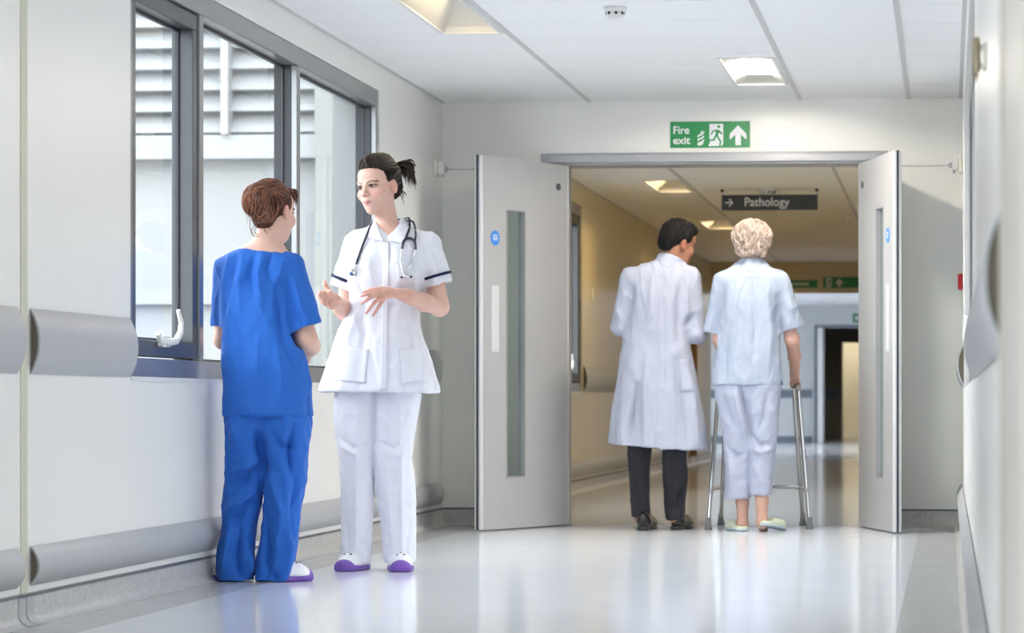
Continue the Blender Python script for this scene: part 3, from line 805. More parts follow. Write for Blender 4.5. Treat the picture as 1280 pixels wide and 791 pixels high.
# ================================================================== signed-distance sculpting for people and clothes
from mathutils.bvhtree import BVHTree
class Field:
    def __init__(s, lo, hi, step, fine=()):
        """fine: list of (axis, a, b, step) where the grid is denser"""
        def ax(i):
            out = [lo[i]]
            while out[-1] < hi[i]:
                x = out[-1]; h = step
                for (k, a, b, st) in fine:
                    if k == i and a - 0.01 <= x <= b: h = min(h, st)
                out.append(x + h)
            return np.array(out, dtype=np.float32)
        s.x, s.y, s.z = ax(0), ax(1), ax(2)
        s.F = np.full((len(s.x), len(s.y), len(s.z)), 0.2, dtype=np.float32)
    def sub(s, lo, hi):
        sl = []
        for a, l, h in ((s.x, lo[0], hi[0]), (s.y, lo[1], hi[1]), (s.z, lo[2], hi[2])):
            i0, i1 = int(np.searchsorted(a, l)), int(np.searchsorted(a, h))
            sl.append(slice(max(i0 - 1, 0), min(i1 + 1, len(a))))
        sl = tuple(sl)
        return sl, s.x[sl[0]][:, None, None], s.y[sl[1]][None, :, None], s.z[sl[2]][None, None, :]
    def put(s, sl, d, k, op):
        A = s.F[sl]
        if A.size == 0: return
        if op == 'add':
            h = np.maximum(k - np.abs(A - d), 0) / k if k > 0 else 0
            s.F[sl] = np.minimum(A, d) - h * h * k * 0.25
        else:
            d = -d
            h = np.maximum(k - np.abs(A - d), 0) / k if k > 0 else 0
            s.F[sl] = np.maximum(A, d) + h * h * k * 0.25
    def cone(s, p0, p1, r0, r1, k=0.02, op='add', flat=None):
        p0 = np.array(p0, dtype=np.float32); p1 = np.array(p1, dtype=np.float32)
        m = max(r0, r1) + k + 0.02
        sl, X, Y, Z = s.sub(np.minimum(p0, p1) - m, np.maximum(p0, p1) + m)
        ab = p1 - p0; L2 = float(ab @ ab) + 1e-9
        dx, dy, dz = X - p0[0], Y - p0[1], Z - p0[2]
        t = np.clip((dx * ab[0] + dy * ab[1] + dz * ab[2]) / L2, 0, 1)
        qx, qy, qz = dx - t * ab[0], dy - t * ab[1], dz - t * ab[2]
        q2 = qx * qx + qy * qy + qz * qz
        if flat is not None:
            n, fl = flat
            n = np.array(n, dtype=np.float32); n /= np.linalg.norm(n)
            c = qx * n[0] + qy * n[1] + qz * n[2]
            q2 = q2 + c * c * (1 / (fl * fl) - 1)
        s.put(sl, np.sqrt(q2) - (r0 + t * (r1 - r0)), k, op)
    def chain(s, pts, rs, k=0.02, flat=None):
        for i in range(len(pts) - 1): s.cone(pts[i], pts[i + 1], rs[i], rs[i + 1], k, flat=flat)
    def ell(s, c, r, k=0.02, op='add', R=None):
        c = np.array(c, dtype=np.float32); m = max(r) + k + 0.02
        sl, X, Y, Z = s.sub(c - m, c + m)
        dx, dy, dz = X - c[0], Y - c[1], Z - c[2]
        if R is not None:
            a = dx * R[0][0] + dy * R[1][0] + dz * R[2][0]
            b = dx * R[0][1] + dy * R[1][1] + dz * R[2][1]
            g = dx * R[0][2] + dy * R[1][2] + dz * R[2][2]
            dx, dy, dz = a, b, g
        n0 = np.sqrt((dx / r[0]) ** 2 + (dy / r[1]) ** 2 + (dz / r[2]) ** 2)
        n1 = np.sqrt((dx / r[0] ** 2) ** 2 + (dy / r[1] ** 2) ** 2 + (dz / r[2] ** 2) ** 2) + 1e-6
        s.put(sl, n0 * (n0 - 1) / n1, k, op)
    def loft(s, rows, k=0.02, op='add', pw=2.4, rot=0.0, wave=None, cap=0.012):
        """rows: (z, cx, cy, rx, ry)"""
        rows = np.array(sorted(rows), dtype=np.float32)
        z0, z1 = rows[0, 0], rows[-1, 0]
        zf = np.linspace(z0, z1, 160)
        m = max(rows[:, 3].max(), rows[:, 4].max()) + k + 0.04
        lo = (rows[:, 1].min() - m, rows[:, 2].min() - m, z0 - k - 0.03)
        hi = (rows[:, 1].max() + m, rows[:, 2].max() + m, z1 + k + 0.03)
        sl, X, Y, Z = s.sub(lo, hi)
        if len(rows) > 3:
            # smooth the piecewise-linear rows
            ker = np.hanning(17); ker /= ker.sum()
            sm = [np.convolve(np.pad(np.interp(zf, rows[:, 0], rows[:, i]), 8, mode='reflect', reflect_type='odd'), ker, 'valid') for i in range(1, 5)]
            g = [np.interp(Z[0, 0], zf, q)[None, None, :].astype(np.float32) for q in sm]
        else:
            g = [np.interp(Z[0, 0], rows[:, 0], rows[:, i])[None, None, :].astype(np.float32) for i in range(1, 5)]
        dx, dy = X - g[0], Y - g[1]
        if rot:
            c_, s_ = math.cos(rot), math.sin(rot)
            dx, dy = dx * c_ + dy * s_, -dx * s_ + dy * c_
        rx, ry = g[2], g[3]
        if wave is not None:
            th = np.arctan2(dy / ry, dx / rx)
            w = wave(th, Z); rx = rx * w; ry = ry * w
        n0 = (np.abs(dx / rx) ** pw + np.abs(dy / ry) ** pw) ** (1 / pw)
        d = (n0 - 1) * np.minimum(rx, ry)
        c = np.maximum(z0 - Z, Z - z1)
        h = np.maximum(cap - np.abs(d - c), 0) / cap
        d = np.maximum(d, c) + h * h * cap * 0.25
        s.put(sl, d.astype(np.float32), k, op)
    def plane_cut(s, p, n):
        """remove everything on the +n side"""
        n = np.array(n, dtype=np.float32); n /= np.linalg.norm(n)
        d = (s.x[:, None, None] - p[0]) * n[0] + (s.y[None, :, None] - p[1]) * n[1] + (s.z[None, None, :] - p[2]) * n[2]
        s.F = np.maximum(s.F, d.astype(np.float32))
    def nets(s):
        F = s.F
        F[0] = F[-1] = 0.2; F[:, 0] = F[:, -1] = 0.2; F[:, :, 0] = F[:, :, -1] = 0.2
        B = F < 0
        cnt = np.zeros(tuple(n - 1 for n in F.shape), dtype=np.int8)
        cor = [(a, b, c) for a in (0, 1) for b in (0, 1) for c in (0, 1)]
        nx, ny, nz = F.shape
        for (a, b, c) in cor: cnt += B[a:nx - 1 + a, b:ny - 1 + b, c:nz - 1 + c]
        I, J, K = np.nonzero((cnt > 0) & (cnt < 8))
        n = len(I)
        idx = np.full(cnt.shape, -1, dtype=np.int32); idx[I, J, K] = np.arange(n)
        V = np.stack([F[I + a, J + b, K + c] for (a, b, c) in cor], 1)
        pos = np.zeros((n, 3), dtype=np.float32); num = np.zeros(n, dtype=np.float32)
        cc = np.array(cor, dtype=np.float32)
        for p in range(8):
            for q in range(p + 1, 8):
                if np.abs(cc[p] - cc[q]).sum() != 1: continue
                m = (V[:, p] < 0) != (V[:, q] < 0)
                t = V[m, p] / (V[m, p] - V[m, q])
                pos[m] += cc[p] + t[:, None] * (cc[q] - cc[p]); num[m] += 1
        pos /= num[:, None]
        P = np.stack([s.x[I] + pos[:, 0] * (s.x[I + 1] - s.x[I]), s.y[J] + pos[:, 1] * (s.y[J + 1] - s.y[J]), s.z[K] + pos[:, 2] * (s.z[K + 1] - s.z[K])], 1)
        Q = []
        for ax in range(3):
            a = [slice(None)] * 3; b = [slice(None)] * 3
            a[ax] = slice(0, -1); b[ax] = slice(1, None)
            A_, B_ = B[tuple(a)], B[tuple(b)]
            i, j, k = np.nonzero(A_ != B_)
            o = [ax, (ax + 1) % 3, (ax + 2) % 3]
            ijk = [i, j, k]
            ok = (ijk[o[1]] > 0) & (ijk[o[2]] > 0) & (ijk[o[1]] < F.shape[o[1]] - 1) & (ijk[o[2]] < F.shape[o[2]] - 1)
            ijk = [q[ok] for q in ijk]
            ins = A_[tuple(ijk)]
            def g(d1, d2):
                r = [q.copy() for q in ijk]; r[o[1]] = r[o[1]] - d1; r[o[2]] = r[o[2]] - d2
                return idx[tuple(r)]
            q4 = np.stack([g(1, 1), g(0, 1), g(0, 0), g(1, 0)], 1)
            q4[~ins] = q4[~ins][:, ::-1]
            Q.append(q4)
        return P.astype(np.float64), np.concatenate(Q)

def relax(P, Q, it, keep=0.5):
    e = np.concatenate([Q[:, [0, 1]], Q[:, [1, 2]], Q[:, [2, 3]], Q[:, [3, 0]]])
    e = np.concatenate([e, e[:, ::-1]])
    deg = np.bincount(e[:, 0], minlength=len(P)).astype(np.float64)[:, None] + 1e-9
    for _ in range(it):
        A = np.stack([np.bincount(e[:, 0], weights=P[e[:, 1], i], minlength=len(P)) for i in range(3)], 1) / deg
        P = P * keep + A * (1 - keep)
    return P
def normals(P, Q):
    n = np.cross(P[Q[:, 2]] - P[Q[:, 0]], P[Q[:, 3]] - P[Q[:, 1]])
    N = np.stack([sum(np.bincount(Q[:, k], weights=n[:, i], minlength=len(P)) for k in range(4)) for i in range(3)], 1)
    return N / (np.linalg.norm(N, axis=1, keepdims=True) + 1e-12)
def wnoise(P, wl, seed, n=14, stretch=(1, 1, 1)):
    """smooth noise made of random plane waves, about -1..1"""
    rg = np.random.RandomState(seed); q = P / (np.array(wl) * np.array(stretch))
    out = 0
    for _ in range(n):
        d = rg.normal(size=3); d /= np.linalg.norm(d)
        out = out + np.sin(q @ d * 2 * math.pi * rg.uniform(0.7, 1.4) + rg.uniform(0, 6.28))
    return out / math.sqrt(n / 2) * 0.6
def mesh_np(name, P, Q, m, parent=None, col=None, loc=None):
    me = bpy.data.meshes.new(name)
    me.vertices.add(len(P)); me.vertices.foreach_set('co', P.astype(np.float32).ravel())
    k = Q.shape[1]
    me.loops.add(Q.size); me.loops.foreach_set('vertex_index', Q.astype(np.int32).ravel())
    me.polygons.add(len(Q)); me.polygons.foreach_set('loop_start', np.arange(0, Q.size, k, dtype=np.int32))
    me.polygons.foreach_set('use_smooth', np.ones(len(Q), dtype=bool))
    me.update(calc_edges=True); me.validate()
    if col is not None:
        a = me.color_attributes.new('col', 'FLOAT_COLOR', 'POINT')
        a.data.foreach_set('color', np.concatenate([col, np.ones((len(col), 1))], 1).astype(np.float32).ravel())
    me.materials.append(m)
    o = bpy.data.objects.new(name, me); C.objects.link(o)
    if parent is not None: o.parent = parent
    if loc is not None: o.location = loc
    return o

class Person:
    def __init__(s, u0, Y0):
        s.Y0 = Y0; b = at_Y(u0, 504, Y0); s.base = Vector((b.x, Y0, 0)); s.px = Y0 / FPX / CA
        s.root = None; s.surf = {}; s.gain = 3.0
    def P(s, u, v, dy=0.0):
        return np.array(at_Y(u, v, s.Y0 + dy) - s.base)
    def rows(s, L):
        """(v, uL, uR, half depth, dy of centre) -> loft rows"""
        out = []
        for (v, a, b, ry, dy) in L:
            p, q = s.P(a, v, dy), s.P(b, v, dy)
            out.append((p[2], (p[0] + q[0]) / 2, dy, abs(q[0] - p[0]) / 2, ry))
        return out
    def proj(s, V):
        w = V + np.array(s.base)
        d = np.stack([w[:, 0] * CA + w[:, 1] * SA, -w[:, 0] * SA + w[:, 1] * CA, w[:, 2] - CAMH], 1)
        return CX + FPX * d[:, 0] / d[:, 1], HY - FPX * d[:, 2] / d[:, 1]
    def folds(s, V, N, L):
        """sculpted fold lines: (width px, amp m, [(u,v),...]) on the side facing the room"""
        u, v = s.proj(V); off = np.zeros(len(V))
        vd = -(V + np.array(s.base) - np.array(cam.location)); vd /= np.linalg.norm(vd, axis=1, keepdims=True)
        fc = np.clip((N * vd).sum(1) * 1.6 - 0.1, 0, 1)
        for (w, a, pts) in L:
            best = np.full(len(V), 1e9); tt = np.zeros(len(V))
            n = len(pts) - 1
            for i in range(n):
                (ax, ay), (bx_, by) = pts[i], pts[i + 1]
                lx, ly = bx_ - ax, by - ay; l2 = lx * lx + ly * ly
                t = np.clip(((u - ax) * lx + (v - ay) * ly) / l2, 0, 1)
                d = (u - ax - t * lx) ** 2 + (v - ay - t * ly) ** 2
                m = d < best; best[m] = d[m]; tt[m] = (i + t[m]) / n
            off += s.gain * a * np.exp(-(np.sqrt(best) / w) ** 1.4) * np.sin(np.clip(0.12 + tt * 0.8, 0, 1) * math.pi)
        return off * fc
    def make(s, name, fld, m, smooth=1, folds=(), noise=(), col=None, keep_bvh=False):
        P, Q = fld.nets()
        P = relax(P, Q, smooth)
        if folds or noise:
            N = normals(P, Q); off = np.zeros(len(P))
            for (amp, wl, seed, st) in noise: off += amp * wnoise(P, wl, seed, stretch=st)
            amp, wl, seed, st = noise[0]
            if wl > 0.09:           # crisp ridges following the same stretch
                rn = wnoise(P, wl * 1.1, seed + 500, stretch=st); off += amp * 1.3 * ((1 - np.minimum(np.abs(rn) * 1.5, 1)) ** 2 - 0.3)
            if folds: off += s.folds(P, N, folds)
            P = P + N * off[:, None]
        c = None
        if col is not None: c = col(P)
        o = mesh_np(name, P, Q, m, s.root, c)
        if s.root is None:
            o.location = s.base; s.root = o
        if keep_bvh: s.surf[name] = BVHTree.FromPolygons([tuple(p) for p in P], [tuple(q) for q in Q])
        return o
    def hit(s, which, u, v, off=0.0):
        o = cam.location - s.base; d = Vector(ray(u, v)).normalized()
        for w in which:
            h = s.surf[w].ray_cast(o, d)
            if h[0] is not None: return h[0] - d * off
        return None
    def drape_line(s, which, pts, off, n=24):
        """resample a pixel polyline and lay it on a garment"""
        out = []; L = [0]
        for a, b in zip(pts[:-1], pts[1:]): L.append(L[-1] + math.hypot(b[0] - a[0], b[1] - a[1]))
        for i in range(n):
            t = L[-1] * i / (n - 1)
            u = np.interp(t, L, [p[0] for p in pts]); v = np.interp(t, L, [p[1] for p in pts])
            h = s.hit(which, u, v, off)
            if h is not None: out.append(h)
        return out
    def patch(s, name, which, corners, off, m, parent=None, nu=10, nv=14, th=0.003):
        """cloth patch: corners TL, TR, BR, BL in photo pixels laid on a garment, with thickness"""
        (tl, tr, br, bl) = corners; V = []; ok = True
        for j in range(nv + 1):
            t = j / nv
            for i in range(nu + 1):
                k = i / nu
                u = (tl[0] * (1 - k) + tr[0] * k) * (1 - t) + (bl[0] * (1 - k) + br[0] * k) * t
                v = (tl[1] * (1 - k) + tr[1] * k) * (1 - t) + (bl[1] * (1 - k) + br[1] * k) * t
                h = s.hit(which, u, v, off)
                if h is None: h = V[-1] if V else Vector((0, 0, 1))
                V.append(h)
        Q = [(j * (nu + 1) + i, j * (nu + 1) + i + 1, (j + 1) * (nu + 1) + i + 1, (j + 1) * (nu + 1) + i) for j in range(nv) for i in range(nu)]
        P = relax(np.array([tuple(p) for p in V]), np.array(Q), 1)
        o = mesh_np(name, P, np.array(Q), m, parent or s.root)
        sd = o.modifiers.new('thickness', 'SOLIDIFY'); sd.thickness = th; sd.offset = 0
        return o

def rotm(yaw, pitch=0.0, roll=0.0):
    """head-local (x across, -y forward, z up) to world"""
    return np.array(Matrix.Rotation(math.radians(yaw), 3, 'Z') @ Matrix.Rotation(math.radians(pitch), 3, 'X') @ Matrix.Rotation(math.radians(roll), 3, 'Y'))

def head(f, c, R, sc=1.0, female=True, face=True):
    """adds head and face prims around eye-level centre c"""
    T_ = lambda p: np.array(c) + R @ (np.array(p) * sc)
    E = lambda p, r, k=0.02, op='add': f.ell(T_(p), [q * sc for q in r], k * sc, op, R)
    K = lambda p, q, r0, r1, k=0.01, op='add': f.cone(T_(p), T_(q), r0 * sc, r1 * sc, k * sc, op)
    E((0, 0.018, 0.032), (0.073, 0.093, 0.083), 0.02)
    E((0, -0.03, -0.03), (0.057 if female else 0.060, 0.062, 0.088), 0.03)
    E((0, -0.048, 0.045), (0.056, 0.045, 0.042), 0.03)
    jw = 0.041 if female else 0.054
    E((0, -0.034, -0.078), (jw, 0.05, 0.036), 0.03)
    E((0, -0.074, -0.104), (0.017 if female else 0.022, 0.016, 0.014), 0.025)
    for s in (-1, 1):
        E((s * 0.042, -0.062, -0.034), (0.024, 0.024, 0.024), 0.02)
        if face:
            E((s * 0.031, -0.106, -0.001), (0.017, 0.016, 0.011), 0.012, 'cut')
            E((s * 0.031, -0.0805, -0.002), (0.0135, 0.0125, 0.0115), 0.003)
            K((s * 0.012, -0.094, 0.014), (s * 0.047, -0.080, 0.018), 0.006, 0.006, 0.012)
            K((s * 0.018, -0.091, 0.0045), (s * 0.031, -0.0935, 0.0075), 0.003, 0.0032, 0.004)
            K((s * 0.031, -0.0935, 0.0075), (s * 0.046, -0.083, 0.003), 0.0032, 0.003, 0.004)
    if face:
        K((0, -0.089, 0.008), (0, -0.110, -0.030), 0.0065, 0.0085, 0.014)
        E((0, -0.112, -0.033), (0.0085, 0.008, 0.0075), 0.008)
        for s in (-1, 1): E((s * 0.0115, -0.1015, -0.0355), (0.0075, 0.010, 0.0065), 0.006)
        E((0, -0.078, -0.062), (0.030, 0.020, 0.024), 0.02)
        for s in (-1, 1):
            K((s * 0.0235, -0.086, -0.0655), (s * 0.004, -0.0985, -0.0615), 0.0028, 0.0048, 0.004)
            K((s * 0.021, -0.086, -0.068), (0, -0.0975, -0.0715), 0.003, 0.0062, 0.004)
        K((-0.022, -0.095, -0.0665), (0.022, -0.095, -0.0665), 0.0012, 0.0012, 0.003, 'cut')
    for s in (-1, 1):
        E((s * 0.073, 0.014, -0.012), (0.011, 0.019, 0.031), 0.006)
        E((s * 0.0845, 0.010, -0.008), (0.0095, 0.012, 0.020), 0.003, 'cut')
    return T_

def head_color(P, c, R, sc, skin, lips=(0.56, 0.25, 0.24), brow=(0.05, 0.03, 0.022), iris=(0.035, 0.025, 0.02), blush=0.25):
    col = np.tile(np.array(skin), (len(P), 1))
    q = (P - np.array(c)) @ R / sc
    x, y, z = np.abs(q[:, 0]), q[:, 1], q[:, 2]
    near = (np.linalg.norm(q, axis=1) < 0.17)
    fr = near & (y < -0.04)
    def mix(m, c2):
        col[:] = col * (1 - m[:, None]) + np.array(c2) * m[:, None]
    sk = np.array(skin)
    mix(np.where(fr, blush * np.exp(-((x - 0.043) ** 2 + (z + 0.035) ** 2) / 0.02 ** 2), 0), sk * np.array((1.0, 0.62, 0.60)))
    mix(np.where(near & (x > 0.062) & (y > -0.03), 0.35, 0), sk * np.array((1.0, 0.6, 0.55)))
    ml = 1 / (1 + np.exp((np.sqrt((x / 0.023) ** 2 + ((z + 0.0668) / (0.0105)) ** 2) - 1) * 9))
    mix(np.where(fr & (y < -0.075), ml, 0), lips)
    mix(np.where(fr & (y < -0.08), 0.85 * np.exp(-((z + 0.0665) / 0.0016) ** 2) * (x < 0.02), 0), (0.12, 0.03, 0.03))
    ey = np.sqrt(((x - 0.031) / 0.0145) ** 2 + ((z + 0.001) / 0.0068) ** 2)
    mix(np.where(fr & (y > -0.1), 0.55 * np.exp(-(np.maximum(ey - 0.8, 0) / 0.6) ** 2), 0), sk * 0.42)
    mix(np.where(fr & (ey < 0.85), 1.0, 0), (0.50, 0.47, 0.45))
    mix(np.where(fr & (((x - 0.031) ** 2 + (z + 0.001) ** 2) < 0.0072 ** 2), 1.0, 0), iris)
    lash = np.where(fr & (np.abs(x - 0.031) < 0.017), np.exp(-((z - (0.0062 - 20 * (x - 0.031) ** 2)) / 0.0024) ** 2), 0)
    mix(lash, (0.02, 0.014, 0.012))
    bz = 0.0195 - 14 * (x - 0.033) ** 2 + 0.10 * (x - 0.03)
    mix(np.where(fr & (x > 0.011) & (x < 0.053), 0.95 * np.exp(-((z - bz) / 0.0034) ** 2), 0), brow)
    for s in (1,): mix(np.where(fr & (y < -0.095), 0.7 * np.exp(-((x - 0.008) ** 2 + (z + 0.0415) ** 2) / 0.0032 ** 2), 0), (0.10, 0.03, 0.02))
    return np.clip(col, 0, 1)

def bez(p, n=12):
    """Catmull-Rom resample"""
    p = [np.array(q, dtype=float) for q in p]
    q = [2 * p[0] - p[1]] + p + [2 * p[-1] - p[-2]]; out = []
    m = len(p) - 1
    for i in range(n):
        t = i / (n - 1) * m; k = min(int(t), m - 1); t -= k
        a, b, c, d = q[k:k + 4]
        out.append(0.5 * (2 * b + (c - a) * t + (2 * a - 5 * b + 4 * c - d) * t * t + (3 * b - a - 3 * c + d) * t ** 3))
    return out
def lock(mb, pts, r, n=10, seg=5, tip=0.15, root=0.5):
    q = bez(pts, n)
    rr = [r * min(1, root + 2.5 * i / (n - 1)) * (1 if i < n * 0.55 else 1 - (1 - tip) * ((i / (n - 1) - 0.55) / 0.45) ** 1.3) for i in range(n)]
    n0 = len(mb.v); mb.tube(q, rr, seg)
    if not hasattr(mb, 'tint'): mb.tint = [(0, 0, 0)] * n0
    rq = random.Random(n0 + 7); k = rq.choice((0.45, 0.75, 1.0, 1.3, 1.9)) ** getattr(mb, 'spread', 1.0) * rq.uniform(0.9, 1.1)
    mb.tint += [tuple(c * k for c in mb.base)] * (len(mb.v) - n0)
class Scalp:
    """lays hair locks on the surface of a hair mass"""
    def __init__(s, bvh, c): s.b = bvh; s.c = np.array(c)
    def on(s, q, off):
        d = np.array(q) - s.c; d /= np.linalg.norm(d) + 1e-9
        h = s.b.ray_cast(Vector(s.c + d * 0.35), Vector(-d))
        return (np.array(h[0]) if h[0] is not None else np.array(q)) + d * off
    def flow(s, mb, a, e, r, rg, n=9, off=(0.0005, 0.004), tip=0.5, bow=0.0, root=0.5):
        a, e = np.array(a), np.array(e); da, de = a - s.c, e - s.c; pts = []
        w = np.cross(da, de); w /= np.linalg.norm(w) + 1e-9; o = rg.uniform(*off)
        for i in range(n):
            t = i / (n - 1); d = da * (1 - t) + de * t + w * bow * math.sin(math.pi * t)
            pts.append(s.on(s.c + d, o * math.sin(math.pi * (0.1 + 0.85 * t))))
        lock(mb, pts, r, n + 2, 5, tip, root)
def finger(f, pts, r0, r1, k=0.006):
    n = len(pts)
    rs = [r0 + (r1 - r0) * i / (n - 1) for i in range(n)]
    f.chain(pts, rs, k)

SKIN_F = (0.70, 0.44, 0.35)
SKIN_D = (0.30, 0.145, 0.085)
SKIN_P = (0.60, 0.36, 0.28)
M_skin = mat('skin', SKIN_F, 0.48, attr='col', var=0.03, vscale=60, sss=0.12, spec=0.35)
def hairset(name, col, rough, spec=0.35):
    return (mat(name + '_mass', tuple(c * (0.8 if col[0] > 0.3 else 0.55) for c in col), 0.7, var=0.3, vscale=50, spec=0.2), mat(name + '_locks', col, rough, attr='col', var=0.15, vscale=40, spec=spec), col)
HK = hairset('hair_dark_brown', (0.022, 0.012, 0.009), 0.45)
HR = hairset('hair_auburn', (0.13, 0.048, 0.027), 0.42)
HB = hairset('hair_black', (0.009, 0.0075, 0.007), 0.55, 0.25)
HG = hairset('hair_blonde_grey', (0.44, 0.35, 0.30), 0.55)
def cloth(name, col, rough=0.75, **k): return mat(name, col, rough, var=0.025, vscale=35, bump=0.25, bscale=420, bdist=0.0015, sheen=0.08, spec=0.25, **k)
M_scrub = cloth('scrubs_blue', (0.022, 0.13, 0.52))
M_tunic = cloth('tunic_white', (0.75, 0.75, 0.81))
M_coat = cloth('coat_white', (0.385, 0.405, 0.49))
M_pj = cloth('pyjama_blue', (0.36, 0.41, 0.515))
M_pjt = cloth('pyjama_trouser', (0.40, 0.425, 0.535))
M_slack = cloth('charcoal_wool', (0.022, 0.022, 0.028))
M_shirt = cloth('shirt_blue', (0.20, 0.30, 0.62))
M_navy = cloth('navy_piping', (0.012, 0.016, 0.055))
M_clogw = mat('clog_white', (0.78, 0.77, 0.80), 0.35, var=0.02)
M_clogp = mat('clog_purple', (0.17, 0.07, 0.38), 0.45, var=0.05)
M_leather = mat('black_leather', (0.012, 0.012, 0.013), 0.22, var=0.1)
M_slip = mat('slipper_pale', (0.62, 0.66, 0.50), 0.7, var=0.04, vscale=40)
M_slips = mat('slipper_sole', (0.45, 0.55, 0.62), 0.7, var=0.04)
M_tubing = mat('stethoscope_tubing', (0.012, 0.014, 0.035), 0.3, var=0.05)

def clog(pn, name_root, heel, toe, w, h=0.095, lift=0.0):
    """white clog with purple sole; heel, toe: ground points local to the person"""
    heel, toe = np.array(heel, float), np.array(toe, float)
    d = toe - heel; L = np.linalg.norm(d); d /= L; sd = np.array((-d[1], d[0], 0))
    lo = np.minimum(heel, toe) - 0.09; hi = np.maximum(heel, toe) + 0.09; lo[2] = -0.012; hi[2] = h + 0.03
    R = np.stack([d, sd, np.array((0, 0, 1.0))], 1)
    f = Field(lo, hi, 0.0042)
    mid = heel + d * L * 0.5
    q = h / 0.095
    f.ell(heel + d * L * 0.66 + np.array((0, 0, 0.026 * q)), (L * 0.36, w * 0.52, 0.05 * q), 0.02, R=R)
    f.ell(heel + d * L * 0.50 + np.array((0, 0, 0.045 * q)), (L * 0.30, w * 0.44, h * 0.56), 0.03, R=R)
    f.ell(heel + d * L * 0.20 + np.array((0, 0, 0.03)), (L * 0.24, w * 0.42, 0.045), 0.03, R=R)
    f.plane_cut((0, 0, 0.022), (0, 0, -1))
    up = pn.make('clog', f, M_clogw, 1)
    g = Field(lo, hi, 0.0042)
    g.ell(heel + d * L * 0.67 + np.array((0, 0, 0.014)), (L * 0.365, w * 0.545, 0.030), 0.02, R=R)
    g.ell(heel + d * L * 0.24 + np.array((0, 0, 0.010)), (L * 0.275, w * 0.46, 0.026), 0.03, R=R)
    g.ell(heel + d * L * 0.93 + np.array((0, 0, 0.020)), (L * 0.10, w * 0.40, 0.032), 0.02, R=R)
    g.plane_cut((0, 0, 0.001), (0, 0, -1)); 
    so = pn.make('sole', g, M_clogp, 1); so.parent = up
    bm_ = BVHTree.FromPolygons([tuple(v.co) for v in up.data.vertices], [tuple(p.vertices) for p in up.data.polygons])
    for (a, b) in ((0.55, 0.0), (0.63, 0.3), (0.63, -0.3), (0.70, 0.0), (0.76, 0.28), (0.76, -0.28), (0.52, 0.42), (0.52, -0.42)):
        q = Vector(heel + d * L * a + sd * w * 0.5 * b + np.array((0, 0, 0.3)))
        hh = bm_.ray_cast(q, Vector((0, 0, -1)))
        if hh[0] is not None:
            n = hh[1]; t = n.orthogonal().normalized(); c_ = n.cross(t)
            ring = [tuple(hh[0] + n * 0.0012 + (t * math.cos(x) + c_ * math.sin(x)) * 0.0055) for x in [k * math.pi / 4 for k in range(8)]]
            mb = MB().quad(*ring); mb.v += [tuple(Vector(p) - n * 0.004) for p in ring]
            mb.f += [(k, (k + 1) % 8, 8 + (k + 1) % 8, 8 + k) for k in range(8)]
            mb.build('vent_hole', M_dark, up)
    return up

